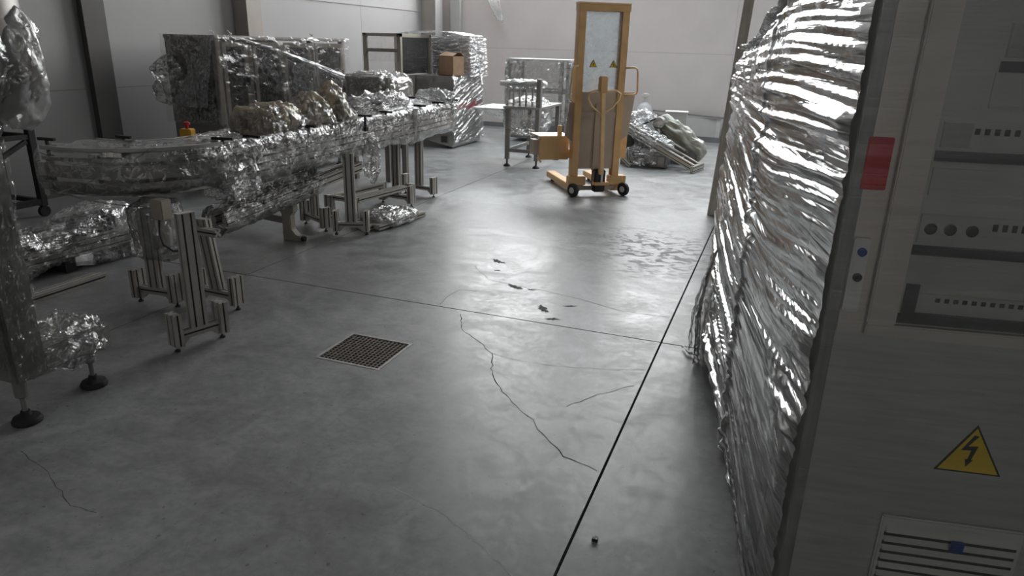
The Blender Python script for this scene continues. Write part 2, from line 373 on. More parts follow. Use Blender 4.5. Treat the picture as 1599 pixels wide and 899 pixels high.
c3 = column('trim_3', XL, XL + .30, YF - .55, YF - .30, 'column_paint')
MB().box((XL + .30, YF - .58, 0), (XL + .32, YF - .27, ZC)).build('flange', 'wall_paint', c3)
MB().box((XL + .42, YF - .12, 0), (XL + .62, YF, ZC)).build('flange', 'board_white', c3)
struct(MB().box((XL, YB, 0), (XL + .012, YF, .03)).build('baseboard_left', 'base_dark'))
# far wall with three high windows
fw = struct(MB().box((XL - .2, YF + .06, 0), (XR + .2, YF + .25, WZ0 - .05)).box((XL - .2, YF + .06, WZ1 + .05), (XR + .2, YF + .25, ZC)).build('wall_far', 'base_dark'))
def fpanel(x0, x1, z0, z1): return MB().box((x0 + .001, YF, z0 + .0015), (x1 - .001, YF + .06, z1 - .0015)).build('wall_panel', 'far_wall_paint', fw)
for a, b in ((XL, -3.9), (-3.9, -1.0), (-1.0, 2.0), (2.0, XR)):
    fpanel(a, b, 0.02, 1.515); fpanel(a, b, 1.515, WZ0); fpanel(a, b, WZ1, ZC)
edges = [XL]

for cx, w in WIN: edges += [cx - w / 2, cx + w / 2]
edges.append(XR)
for i in range(0, len(edges), 2): fpanel(edges[i], edges[i + 1], WZ0, WZ1)
for k, (cx, w) in enumerate(WIN):
    wo = struct(MB().box((cx - w / 2, YF + .02, WZ0), (cx + w / 2, YF + .08, WZ0 + .06)).box((cx - w / 2, YF + .02, WZ1 - .06), (cx + w / 2, YF + .08, WZ1)).box((cx - w / 2, YF + .02, WZ0), (cx - w / 2 + .06, YF + .08, WZ1)).box((cx + w / 2 - .06, YF + .02, WZ0), (cx + w / 2, YF + .08, WZ1)).build('window_%d' % (k + 1), 'column_paint'))
    n = 3
    for j in range(n):
        xa = cx - w / 2 + .06 + (w - .12) * j / n; xb = cx - w / 2 + .06 + (w - .12) * (j + 1) / n
        if j: MB().box((xa - .02, YF + .03, WZ0 + .06), (xa + .02, YF + .07, WZ1 - .06)).build('mullion', 'column_paint', wo)
        MB().add([(xa, YF + .05, WZ0 + .06), (xb, YF + .05, WZ0 + .06), (xb, YF + .05, WZ1 - .06), (xa, YF + .05, WZ1 - .06)], [(0, 1, 2, 3)]).build('pane', 'window_pane', wo)
struct(MB().box((XL, YF - .015, 0), (XR, YF, .09)).build('baseboard_far', 'base_dark'))
RY0, RY1, RZ0, RZ1 = 6.4, 10.8, 2.7, 4.7
struct(MB().box((XR, YB, 0), (XR + .2, YF + .2, RZ0)).box((XR, YB, RZ1), (XR + .2, YF + .2, ZC)).box((XR, YB, RZ0), (XR + .2, RY0, RZ1)).box((XR, RY1, RZ0), (XR + .2, YF + .2, RZ1)).build('wall_right', 'ceiling_paint'))
wo = struct(MB().box((XR + .04, RY0, RZ0), (XR + .1, RY1, RZ0 + .05)).box((XR + .04, RY0, RZ1 - .05), (XR + .1, RY1, RZ1)).box((XR + .04, RY0, RZ0), (XR + .1, RY0 + .05, RZ1)).box((XR + .04, RY1 - .05, RZ0), (XR + .1, RY1, RZ1)).build('window_6', 'column_paint'))
MB().box((XR + .068, RY0 + .05, RZ0 + .05), (XR + .072, RY1 - .05, RZ1 - .05)).build('pane', 'window_pane', wo)
struct(MB().box((XL - .2, YB - .2, 0), (XR + .2, YB, 1.9)).box((XL - .2, YB - .2, 3.3), (XR + .2, YB, ZC)).box((XL - .2, YB - .2, 1.9), (-.7, YB, 3.3)).box((1.7, YB - .2, 1.9), (XR + .2, YB, 3.3)).build('wall_back', 'ceiling_paint'))
wo = struct(MB().box((-.7, YB - .1, 1.9), (1.7, YB - .04, 1.95)).box((-.7, YB - .1, 3.25), (1.7, YB - .04, 3.3)).box((-.7, YB - .1, 1.95), (-.65, YB - .04, 3.25)).box((1.65, YB - .1, 1.95), (1.7, YB - .04, 3.25)).build('window_4', 'column_paint'))  # unseen window, added around the fill light behind the camera
MB().box((-.65, YB - .072, 1.95), (1.65, YB - .068, 3.25)).build('pane', 'window_pane', wo)
struct(MB().add([(SX0, SY0, ZC + .02), (SX1, SY0, ZC + .02), (SX1, SY1, ZC + .02), (SX0, SY1, ZC + .02)], [(0, 1, 2, 3)]).build('window_5', 'window_pane'))  # unseen skylight pane, added for the roof fill light
struct(MB().box((XL - .2, YB - .2, ZC), (XR + .2, SY0, ZC + .15)).box((XL - .2, SY1, ZC), (XR + .2, YF + .2, ZC + .15)).box((XL - .2, SY0, ZC), (SX0, SY1, ZC + .15)).box((SX1, SY0, ZC), (XR + .2, SY1, ZC + .15)).build('ceiling', 'ceiling_paint'))

# ------------------------------------------------------------------ floor drain
gr = thing('floor_drain', 'square cast iron drain grate set in the concrete floor', 'drain', ((GX0 + GX1) / 2, (GY0 + GY1) / 2, 0))
hw, hd = (GX1 - GX0) / 2, (GY1 - GY0) / 2; fwid = .016
MB().box((-hw, -hd, -.03), (hw, -hd + fwid, .002)).box((-hw, hd - fwid, -.03), (hw, hd, .002)).box((-hw, -hd + fwid, -.03), (-hw + fwid, hd - fwid, .002)).box((hw - fwid, -hd + fwid, -.03), (hw, hd - fwid, .002)).build('grate_frame', 'frame_iron', gr)
MB().box((-hw, -hd, -.135), (hw, hd, -.125)).build('sump', 'joint_filler', gr)
nb = 15
for k in range(1, nb):
    x = -hw + fwid + (2 * hw - 2 * fwid) * k / nb
    MB().box((x - .0035, -hd + fwid, -.022), (x + .0035, hd - fwid, -.001)).build('grate_bar', 'rust_iron', gr)
for k in range(1, 13):
    y = -hd + fwid + (2 * hd - 2 * fwid) * k / 13
    MB().box((-hw + fwid, y - .003, -.020), (hw - fwid, y + .003, -.002)).build('cross_bar', 'rust_iron', gr)
tag(MB().box((-.415, 1.975, 0), (-.395, 1.985, .012)).box((-.41, 1.985, 0), (-.40, 2.0, .006)).build('bolt', 'black_steel'), 'tiny black bolt lying beside the right floor joint', 'bolt')

# ------------------------------------------------------------------ aluminium stands
def stand(name, label, x, y, rz, top, beam=.30, leg_h=.18, leg_z=.035, w=.09, d=.045, offs=0.0, bracket=None, lean=0.0, gusset=True, group='aluminium profile conveyor stands', film=False):
    t = thing(name, label, 'stand', (x, y, 0), rz, group)
    bz = leg_z + .055
    if offs != 0: pass
    profile('post', (offs, 0, bz + .022), (offs + lean, 0, top), w, d, (1, 0, 0), t)
    MB().box((offs + lean - w / 2, -d / 2, top), (offs + lean + w / 2, d / 2, top + .003)).build('end_cap', 'alu_cap', t)
    profile('crossbeam', (-beam / 2 + .022, 0, bz), (beam / 2 - .022, 0, bz), .045, .045, (0, 0, 1), t)
    for s in (-1, 1):
        lg = profile('leg', (s * beam / 2, 0, leg_z), (s * beam / 2, 0, leg_z + leg_h), .045, .09, (1, 0, 0), t)
        MB().lathe([(.006, leg_z), (.006, .012), (.014, .010), (.016, 0)], 10, Matrix.Translation((s * beam / 2, 0, 0))).build('foot', 'black_steel', t, smooth='auto')
        if gusset:
            xx = s * (beam / 2 - .024)
            MB().poly([(xx, -.016, bz - .024), (xx - s * .05, -.016, bz - .024), (xx, -.016, bz - .065)], (0, .032, 0)).build('gusset', 'alu_cap', t)
    if bracket:
        b = profile('bracket_arm', (offs - bracket / 2, -.046, top - .06), (offs + bracket / 2, -.046, top - .06), .045, .045, (0, 0, 1), t)
    return t
PI = math.pi
stand('profile_stand', 'loose aluminium stand nearest the camera with tall bare post', -2.82, 2.73, 1.28, .735, beam=.26)
stand('profile_stand', 'aluminium stand with short top arm beside the tall bare post', -3.15, 3.24, -.05, .55, beam=.30, bracket=.20, lean=-.06)
stand('profile_stand', 'aluminium stand under the bagged motor of the curved conveyor', -3.51, 3.11, .07, .60, beam=.28)
stand('profile_stand', 'film covered aluminium stand behind the fallen dark stand leg', -3.79, 5.14, -.45, .60, beam=.36)
stand('profile_stand', 'aluminium stand with black side clamp beside the floor bundle', -3.37, 5.07, .42, .70, beam=.26)
stand('profile_stand', 'aluminium stand joined to a long floor frame under conveyor', -3.62, 6.30, -.12, .78, beam=.36)
stand('profile_stand', 'aluminium stand at the far end of the straight conveyor', -3.64, 6.83, -.15, .86, beam=.38)
# floor frame that ties two stands together
ff = thing('profile_floor_frame', 'low rectangular aluminium floor frame between the conveyor stands', 'frame', (-3.60, 5.85, 0))
profile('rail', (.0, -.35, .20), (.10, .38, .20), .045, .09, (0, 0, 1), ff)
profile('rail', (-.28, -.32, .20), (-.18, .40, .20), .045, .09, (0, 0, 1), ff)
profile('leg', (-.01, -.37, .03), (-.01, -.37, .22), .045, .09, (0, 1, 0), ff)
profile('leg', (-.29, -.34, .03), (-.29, -.34, .22), .045, .09, (0, 1, 0), ff)
profile('crossbeam', (-.26, -.33, .20), (-.04, -.36, .20), .045, .045, (0, 0, 1), ff)
for x, y in ((-.01, -.37), (-.29, -.34)): MB().lathe([(.006, .03), (.006, .01), (.015, .01), (.016, 0)], 8, Matrix.Translation((x, y, 0))).build('foot', 'black_steel', ff)
# fallen dark stand leg
fs_ = thing('fallen_stand', 'dark beige stand leg lying tipped over under the conveyor', 'stand', (-3.74, 4.70, 0))
MB().bar((-.62, .22, .13), (.0, .02, .16), .06, .05).build('bar', 'machine_brown', fs_, bevel=.004)
sh = [(-.06, .30), (.08, .30), (.08, .25), (.045, .22), (.045, .10), (.09, .05), (.13, .05), (.13, .0), (-.04, .0), (-.04, .22), (-.06, .25)]
MB().poly([(a, -.03, b) for a, b in sh], (0, .07, 0)).build('leg_casting', 'beige_panel', fs_, bevel=.006)
MB().lathe([(.022, 0), (.022, .03)], 12, Matrix.Translation((.13, 0, .025)) @ Matrix.Rotation(PI / 2, 4, 'Y')).build('end_plug', 'black_plastic', fs_)

# ------------------------------------------------------------------ conveyors
def clamp(parent, p, dirx=(1, 0, 0), h=.10, l=.09):
    p = Vector(p); d = Vector(dirx).normalized() * l / 2
    MB().bar(p - V(0, 0, h), p, .016, .016, (1, 0, 0)).bar(p - d, p + d, .018, .022).box(p - V(.018, .018, h + .03), p + V(.018, .018, -h + .005)).build('guide_clamp', 'black_plastic', parent, bevel=.002)
sv = thing('straight_conveyor', 'long straight film wrapped belt conveyor with dangling guide clamps', 'conveyor', (-3.60, 3.80, 0))
Lc = 3.35
sl = .0      # runs along local y
def cz(y): return .83 + .055 * y / Lc
for s in (-1, 1):
    o = MB().poly([(s * .165, 0, cz(0) - .17), (s * .165, Lc, cz(Lc) - .17), (s * .165, Lc, cz(Lc)), (s * .165, 0, cz(0))], (s * .022, 0, 0)).build('side_plate', 'alu', sv, bevel=.003)
    for k in range(3):
        z = -.03 - .05 * k
        MB().bar((s * .189, .02, cz(0) + z), (s * .189, Lc - .02, cz(Lc) + z), .012, .004).build('side_groove', 'slot_shade', o)
    MB().tube([(s * .20, .0 + Lc * k / 12, cz(Lc * k / 12) + .10) for k in range(13)], .012, 8).build('guide_rail', 'steel', sv, smooth=True)
MB().grid(lambda u, v: V(-.16 + .32 * u, Lc * v, cz(Lc * v) - .012), 2, 40).build('belt', 'belt_green', sv)
for k in range(9): MB().bar((-.165, .2 + k * .37, cz(k * .37) - .11), (.165, .2 + k * .37, cz(k * .37) - .11), .03, .03).build('cross_tie', 'alu', sv)
MB().tube([(-.16, Lc, cz(Lc) - .06), (.16, Lc, cz(Lc) - .06)], .05, 14).build('end_roller', 'steel', sv, smooth='auto')
for y, h in ((.12, .14), (.75, .12), (1.55, .10), (1.90, .16), (2.55, .13), (2.95, .12), (3.30, .13)):
    for s in ((1,) if y < 2.4 else (1, -1)): clamp(sv, (s * .235, y, cz(y) + .13), h=h, l=.13)
def sfilm(u, v):
    # cross section: skirt, side, over the guide rails, sagging on top, down the far side
    y = -.02 + (Lc + .06) * v; a = 2 * math.pi * (u * .86 + .07) - math.pi / 2
    hx = .262 + .02 * math.sin(y * 3); ch = .05 + .25 * abs(math.sin(a)) 
    x = spow(math.cos(a), .45) * hx; zz = spow(math.sin(a), .5)
    z = cz(y) + (.15 if zz > 0 else .22 + .05 * noise.noise(V(y * 2.2, 3, 1))) * zz
    if zz > .6: z -= .10 * (1 - abs(x) / hx)
    p = V(x, y, z); q = V(x * 4, y * 6, z * 4)
    pl = .5 + .5 * noise.noise(V(y * 2.5, 1, 7))
    d = .026 * ridge(q, 2, 3) + .022 * pl * ridge(V(x * 5, y * 24, z * 3), 5, 2)
    return p + V(math.cos(a), 0, math.sin(a)) * d
MB().grid(sfilm, 90, 230).build('stretch_film', 'film_crumple', sv)
# crumpled film hanging from the far end guide clamps
blob((.05, 3.28, .98), (.22, .13, .12), .8, .06, 9, 11, (70, 40), (.5, 1, 1)).build('film_bunch', 'film_crumple', sv)
blob((-.10, 2.35, .99), (.20, .36, .12), .8, .06, 8, 12, (80, 46), (1, .5, 1)).build('film_bunch', 'film_crumple', sv)
blob((.24, 1.62, .60), (.05, .09, .20), .9, .03, 10, 13, (34, 26)).build('film_bunch', 'film_haze', sv)
MB().poly([(.285, 2.30, .99), (.285, 2.42, .99), (.285, 2.36, .70)], (.004, 0, 0)).build('film_flap', 'film_haze', sv)

# lower conveyor on the same line
lv = thing('low_conveyor', 'narrow film wrapped profile conveyor hung below the straight conveyor', 'conveyor', (-3.66, 3.85, 0))
for s in (-1, 1):
    profile('rail', (s * .05, 0, .36), (s * .05 + .02, 1.75, .50), .09, .045, (0, 0, 1), lv)
MB().tube([(-.02, .95, .42), (.10, .95, .42)], .035, 12).build('drive_roller', 'black_plastic', lv)
MB().tube([(-.02, .55, .38), (.10, .55, .38)], .035, 12).build('drive_roller', 'black_plastic', lv)
def lfilm(u, v):
    a = 2 * PI * u; y = -.05 + 1.2 * v; r = .11 + .03 * ridge(V(math.cos(a) * 1.5, y * 9, math.sin(a) * 1.5), 4, 4)
    return V(math.cos(a) * r * 1.05, y, .365 + .08 * y + math.sin(a) * r)
MB().grid(lfilm, 34, 90).build('stretch_film', 'film_crumple', lv)

# near curve: from the straight line round to the left
cv = thing('curved_conveyor', 'film wrapped ninety degree curved conveyor with open left end', 'conveyor', (-4.0, 3.62, 0))
def arc(r, k, n=18): 
    t = k / n
    a = -t * PI / 2
    return V(r * math.cos(a), r * math.sin(a), 0)
def arc_strip(r0, r1, z0, z1, n=18, ext=.10):
    mb = MB(); P0 = [V(r0, .16, 0)] + [arc(r0, k, n) for k in range(n + 1)] + [V(-ext, -r0, 0)]; P1 = [V(r1, .16, 0)] + [arc(r1, k, n) for k in range(n + 1)] + [V(-ext, -r1, 0)]
    vs = []; m = len(P0)
    for a, b in zip(P0, P1): vs += [a + V(0, 0, z0), b + V(0, 0, z0), b + V(0, 0, z1), a + V(0, 0, z1)]
    fs = [(0, 3, 2, 1), (4 * m - 4, 4 * m - 3, 4 * m - 2, 4 * m - 1)]
    for i in range(m - 1):
        for j in range(4): fs.append((4 * i + j, 4 * i + (j + 1) % 4, 4 * i + 4 + (j + 1) % 4, 4 * i + 4 + j))
    return mb.add(vs, fs)
arc_strip(.30, .62, .80, .82).build('belt', 'belt_green', cv)
for r in (.28, .62):
    arc_strip(r, r + .02, .68, .75).build('side_plate', 'alu', cv); arc_strip(r, r + .02, .775, .85).build('side_plate', 'alu', cv)
for z in (.88, .94):
    for r in (.27, .65): arc_strip(r, r + .018, z, z + .022).build('guide_rail', 'steel', cv)
for yy_ in (-.29, -.63):
    MB().box((-.14, yy_ - .03, .66), (-.085, yy_ + .03, .74)).build('end_block', 'alu', cv, bevel=.004); MB().box((-.15, yy_ - .035, .78), (-.085, yy_ + .035, .86)).build('end_block', 'alu', cv, bevel=.004)
    MB().box((-.13, yy_ - .03, .74), (-.09, yy_ + .03, .78)).build('roller_end', 'black_plastic', cv)
clamp(cv, (-.12, -.60, .99), (1, .1, 0), .1, .12); clamp(cv, (.66, .0, .98), (1, .3, 0), .12, .14); clamp(cv, (.1, -.25, .98), (1, 0, 0), .1, .12)
def cfilm(u, v):
    a = 2 * PI * u; t = v
    q = arc(1, t * 18 * 1.0) if t < .86 else None
    r = .46; hw_ = .235; hz = .165
    rad = spow(math.cos(a), .6) * hw_; z = .825 + spow(math.sin(a), .6) * hz
    if math.sin(a) > .5: z -= .05 * (1 - abs(rad) / hw_)
    if t < .12: c = V(r + rad, .16 * (1 - t / .12), 0); n = V(1, 0, 0)
    elif t < .88:
        b = -(t - .12) / .76 * PI / 2; c = V((r + rad) * math.cos(b), (r + rad) * math.sin(b), 0); n = V(math.cos(b), math.sin(b), 0)
    else: c = V(-(t - .88) / .12 * .13, -(r + rad), 0); n = V(0, -1, 0)
    p = c + V(0, 0, z); d = .022 * ridge(p * 5, 8, 4)
    return p + n * math.cos(a) * d + V(0, 0, math.sin(a) * d)
MB().grid(cfilm, 60, 70).build('stretch_film', 'film', cv)
blob((.62, .10, .78), (.10, .22, .20), .7, .05, 8, 21, (50, 34), (1, 1, .5)).build('film_bunch', 'film_crumple', cv)
for p, q in (((-.08, -.70, .93), (.62, -.28, .66)), ((.05, -.72, .70), (.55, -.42, .98)), ((-.1, -.70, .72), (.5, -.5, .62))):
    MB().tube([Vector(p).lerp(Vector(q), k / 8) + V(0, 0, -.03 * math.sin(PI * k / 8)) for k in range(9)], .004, 6).build('film_strand', 'film_haze', cv)
mo = blob((.50, -.44, .47), (.15, .13, .19), .55, .02, 7, 31, (44, 30)).build('motor_bag', 'film_haze', cv)
MB().box((.40, -.52, .36), (.56, -.38, .60)).build('gear_motor', 'beige_panel', cv, bevel=.015)
MB().box((.57, -.55, .56), (.66, -.47, .68)).build('terminal_box', 'beige_panel', cv, bevel=.006)
MB().tube([(.62, -.54, .56), (.63, -.56, .48), (.66, -.57, .42), (.72, -.56, .385), (.78, -.52, .39)], .006, 8).build('cable', 'black_plastic', cv, smooth=True)
es = thing('emergency_stop', 'yellow emergency stop box with red mushroom button on curved conveyor', 'button', (-3.78, 3.78, .94), .3)
MB().box((-.04, -.035, 0), (.04, .035, .06)).build('box', 'yellow_plastic', es, bevel=.006)
MB().lathe([(.011, .06), (.011, .085), (.022, .088), (.022, .10), (.012, .106)], 16).build('button', 'red_paint', es, smooth='auto')
# tan bagged lumps lying on the conveyor
for (x, y, z, rx, ry, rz_, sd, lab) in ((-3.62, 4.42, .965, .20, .25, .145, 41, 'tan plastic bagged bundle on conveyor, the leftmost and largest'),
                                        (-3.58, 4.80, .985, .18, .17, .165, 42, 'tan plastic bagged bundle on conveyor, the middle one'),
                                        (-3.56, 5.10, 1.015, .17, .13, .185, 43, 'tan plastic bagged bundle on conveyor, peaked and rightmost')):
    t = thing('bagged_bundle', lab, 'bundle', (x, y, z - rz_), 0, 'tan bagged bundles on the conveyor')
    blob((0, 0, rz_), (rx, ry, rz_), .7, .055, 5.0, sd, (90, 60), (1.0, 1.3, .35), None, (lambda p: p) if sd == 41 else (lambda p, k=(.40 if sd == 42 else .62): V(p.x * (1 - k * max(0, p.z) / .18) + .04 * p.z, p.y * (1 - k * max(0, p.z) / .18) + .25 * max(0, p.z), p.z * (1.0 + .35 * k * (p.z > 0))))).build('plastic_bag', 'bag_tan', t, smooth=True)
    blob((.01, 0, rz_ - .01), (rx + .03, ry + .02, rz_ - .0), .75, .04, 6, sd + 9, (60, 40), (.8, 1.6, .4), None, (lambda p: p) if sd == 41 else (lambda p, k=(.40 if sd == 42 else .62): V(p.x * (1 - k * max(0, p.z) / .18) + .04 * p.z, p.y * (1 - k * max(0, p.z) / .18) + .25 * max(0, p.z), p.z * (1.0 + .35 * k * (p.z > 0))))).build('stretch_film', 'film', t)
# bundle of short profiles on the floor by the stand
fb = thing('profile_bundle', 'flat film wrapped bundle of short aluminium profiles on floor', 'bundle', (-3.30, 5.60, 0), -.12)
for k, (x, y0, y1) in enumerate(((-.14, -.30, .28), (-.06, -.38, .34), (.03, -.40, .30), (.11, -.34, .38))): profile('short_profile', (x, y0, .028 + .003 * k), (x, y1, .028), .045, .07, (0, 0, 1), fb)
blob((0, .0, .06), (.19, .27, .055), .6, .025, 9, 51, (50, 26)).build('stretch_film', 'film_crumple', fb)

# ------------------------------------------------------------------ near left machine
nm = thing('wrapped_column_machine', 'film wrapped machine with column and levelling feet at left edge', 'machine', (-2.90, 1.95, 0))
MB().box((-.42, -.20, .20), (.07, -.06, 1.24)).build('column', 'steel_dark', nm, bevel=.008)
MB().box((-.30, -.10, .17), (.02, .30, .29)).build('base_arm', 'steel', nm, bevel=.006)
MB().box((-.30, -.206, .70), (.05, -.20, 1.16)).build('column_door', 'beige_panel', nm, bevel=.003)
for x, y, z0 in ((.017, -.16, .27), (-.02, .20, .16)):
    MB().lathe([(.026, z0), (.026, .125), (.020, .12), (.011, .115), (.011, .045)], 14, Matrix.Translation((x, y, 0))).build('leg', 'steel_dark', nm, smooth='auto')
    MB().lathe([(.018, .055), (.022, .035), (.052, .026), (.060, .012), (.058, 0)], 20, Matrix.Translation((x, y, 0))).build('levelling_foot', 'rubber', nm, smooth='auto')
MB().lathe([(.10, 1.24), (.20, 1.31), (.235, 1.40), (.24, 1.62), (.225, 1.64), (.225, 1.72), (.21, 1.76)], 28, Matrix.Translation((-.11, -.03, 0))).build('bowl', 'machine_brown', nm, smooth='auto')
blob((-.11, -.03, 1.50), (.25, .25, .20), .7, .03, 8, 61, (90, 50), (1, 1, .35)).build('stretch_film', 'film', nm)
def bag(p): return V(p.x + (.03 if p.z > 0 else -.05) , p.y, p.z)
blob((.03, .06, 1.45), (.12, .12, .23), .8, .03, 5, 62, (60, 40), (1, 1, .4), None, lambda p: V(p.x * (1 if p.z > -.05 else max(.15, 1 + (p.z + .05) * 3.6)), p.y, p.z)).build('film_bag', 'film_bag_milky', nm, smooth=True)
MB().grid(lambda u, v: V(.085 + .010 * ridge(V(u * 4, v * 12, 0), 5), -.205 + .15 * u, .22 + .98 * v) + V(.02 * ridge(V(v * 8, u * 3, 2), 6), 0, 0), 24, 90).build('film_skirt', 'film_thin', nm)
blob((-.07, .09, .26), (.15, .17, .10), .6, .035, 9, 63, (56, 34)).build('arm_film', 'film_crumple', nm)
MB().grid(lambda u, v: V(-.42 + .50 * u, -.222 + .016 * ridge(V(u * 3, v * 9, 0), 3), .24 + 1.0 * v), 30, 60).build('front_film', 'film_thin', nm)
# dark steel trolley frame behind it
bt = thing('steel_trolley', 'black steel trolley frame with diagonal brace against left wall', 'trolley', (-6.42, 3.85, 0))
for x in (-.25, .22):
    for y in (-.62, .55): MB().box((x - .03, y - .03, .10), (x + .03, y + .03, 1.30)).build('upright', 'black_steel', bt, bevel=.003)
    MB().bar((x, -.6, .14), (x, .54, .14), .05, .05).build('side_rail', 'black_steel', bt); MB().bar((x, -.6, .72), (x, .54, .72), .04, .04).build('side_rail', 'black_steel', bt)
    MB().bar((x, -.55, .18), (x, .50, .68), .035, .035).build('brace', 'black_steel', bt); MB().bar((x, -.6, 1.28), (x, .54, 1.28), .04, .04).build('side_rail', 'black_steel', bt)
for y in (-.62, .55):
    for z in (.14, .72, 1.28): MB().bar((-.25, y, z), (.22, y, z), .04, .04).build('cross_rail', 'black_steel', bt)
MB().box((-.25, -.6, .74), (.2, .2, .98)).build('crate', 'dark_inside', bt, bevel=.01)
for x in (-.25, .22):
    for y in (-.62, .55): MB().lathe([(.02, -.018), (.05, -.018), (.05, .018), (.02, .018)], 16, Matrix.Translation((x, y, .05)) @ Matrix.Rotation(PI / 2, 4, 'Y')).build('caster', 'rubber', bt)
blob((.05, -.1, .86), (.26, .45, .18), .5, .03, 6, 66, (40, 26)).build('stretch_film', 'film_thin', bt)
# wrapped conveyor section lying on the floor
wb = thing('wrapped_section', 'film wrapped conveyor section lying on the floor by left wall', 'conveyor', (-4.72, 3.35, 0), -.05)
for s in (-1, 1): profile('rail', (s * .14, -.75, .14), (s * .14, .62, .14), .09, .045, (0, 0, 1), wb)
MB().box((-.12, -.72, .10), (.12, .60, .12)).build('belt', 'belt_green', wb)
for y in (-.5, .0, .45): MB().box((-.17, y - .04, 0), (.17, y + .04, .10)).build('skid', 'black_steel', wb)
MB().bar((-.1, -.05, .27), (.16, .30, .25), .012, .05).build('loose_plate', 'alu', wb); MB().bar((-.12, .1, .30), (.02, .52, .33), .03, .05).build('loose_bracket', 'black_plastic', wb)
MB().box((-.10, .18, .20), (.10, .46, .32)).build('gearbox', 'black_steel', wb, bevel=.02)
def wfilm(u, v):
    a = 2 * PI * u; y = -.8 + 1.48 * v; hz = .15 + .05 * math.sin(v * 9) + .05 * max(0, math.sin((v - .45) * 6)); ex = .55
    x = spow(math.cos(a), ex) * .22; z = .17 + spow(math.sin(a), ex) * hz
    d = .045 * ridge(V(x * 5, y * 5, z * 6), 14, 4); return V(x + d * math.cos(a), y, max(.005, z + d * math.sin(a)))
MB().grid(wfilm, 60, 120).build('stretch_film', 'film_crumple', wb)
lp = thing('loose_profile', 'single aluminium profile lying on floor at left', 'profile', (-4.24, 3.02, 0), .0)
profile('bar', (0, -.42, .023), (0, .30, .023), .045, .09, (0, 0, 1), lp)

# ------------------------------------------------------------------ long glazed machine along the left wall
m1 = thing('glazed_machine', 'long dark glazed cabinet machine under film along left wall', 'machine', (-5.83, 7.16, 0))
Y0, Y1, XH = -1.16, 1.16, .33; ZB, ZM, ZT = .10, .72, 1.605
MB().box((-XH, Y0, ZB), (XH, Y1, ZM)).build('base_cabinet', 'machine_brown', m1, bevel=.008)
MB().box((-XH - .01, Y0 - .01, ZT - .04), (XH + .01, Y1, ZT)).build('top_plate', 'machine_brown', m1, bevel=.006)
posts = [Y0 + .035, -.66, .46, Y1 - .035]
for y in posts: MB().box((XH - .055, y - .035, ZM), (XH, y + .035, ZT - .04)).build('post', 'beige_panel' if y < -1 else 'machine_brown', m1, bevel=.004)
for y in (Y0 + .03, .0, Y1 - .03): MB().box((-XH, y - .03, ZM), (-XH + .05, y + .03, ZT - .04)).build('post', 'machine_brown', m1)
MB().box((-XH, Y0, ZT - .14), (XH - .06, Y0 + .03, ZT - .04)).build('end_header', 'machine_brown', m1)
MB().box((-XH + .05, Y0 + .01, ZM), (-.02, Y0 + .03, ZT - .14)).build('end_panel', 'machine_brown', m1); MB().box((-.02, Y0 + .014, ZM), (XH - .06, Y0 + .018, ZT - .14)).build('end_pane', 'acrylic', m1)
MB().box((-XH, Y0 + .06, ZM), (-XH + .012, .62, ZT - .04)).build('rear_panel', 'machine_brown', m1)
for a, b in zip(posts[:-1], posts[1:]):
    for y0, y1 in (((a + .045, b - .045),) if b - a < .9 else ((a + .045, (a + b) / 2 - .006), ((a + b) / 2 + .006, b - .045))):
        f_ = .05
        dr = MB().box((XH - .005, y0, ZM + .02), (XH + .015, y0 + f_, ZT - .06)).box((XH - .005, y1 - f_, ZM + .02), (XH + .015, y1, ZT - .06)).box((XH - .005, y0 + f_, ZM + .02), (XH + .015, y1 - f_, ZM + .07)).box((XH - .005, y0 + f_, ZT - .11), (XH + .015, y1 - f_, ZT - .06)).build('glazed_door', 'beige_panel', m1)
        MB().box((XH + .003, y0 + f_, ZM + .07), (XH + .007, y1 - f_, ZT - .11)).build('pane', 'acrylic', dr)
        MB().box((XH + .015, y1 - f_ - .02, 1.10), (XH + .05, y1 - f_ + .02, 1.22)).build('door_handle', 'black_plastic', dr, bevel=.005)
        MB().box((-.20, y0 + .05, ZM), (.14, y1 - .05, ZM + .42)).build('inner_unit', 'dark_inside', m1, bevel=.02)
        MB().lathe([(.05, ZM + .42), (.05, ZM + .60), (.03, ZM + .64)], 12, Matrix.Translation((0, (y0 + y1) / 2, 0))).build('inner_head', 'steel_dark', m1)
for y in (-1.0, 0, 1.0):
    for x in (-.27, .27): MB().lathe([(.02, .10), (.02, .03), (.045, .02), (.045, 0)], 12, Matrix.Translation((x, y, 0))).build('levelling_foot', 'black_steel', m1)
MB().box((XH, -1.0, .2), (XH + .012, -.04, .66)).build('base_door', 'machine_brown', m1, bevel=.004); MB().box((XH, .04, .2), (XH + .012, 1.0, .66)).build('base_door', 'machine_brown', m1, bevel=.004)
def m1film(u, v):
    y = Y0 - .02 + (Y1 - Y0 + .04) * u; z = ZT + .005 - v * .95
    return V(XH + .055 + .014 * ridge(V(y * 3, z * 5, 0), 3, 4), y, z)
MB().grid(m1film, 110, 50).build('stretch_film', 'film_thin', m1)
MB().grid(lambda u, v: V(-XH - .03 + (2 * XH + .09) * u, Y0 - .03 - .03 * v + .03 * ridge(V(u * 3, v * 3, 0), 7, 4), ZT + .005 - v * .9), 50, 50).build('stretch_film', 'film', m1)
def m1swag(u, v):   # gathered rope of film running down to the right
    y = -.95 + 2.1 * u; z = ZT - .01 - .46 * u ** 1.2 - .03 * v - .07 * v * u; return V(XH + .07 + .03 * math.sin(v * PI) + .02 * ridge(V(y * 2, v * 5, 0), 9), y, z)
MB().grid(m1swag, 80, 12).build('film_swag', 'film_haze', m1)
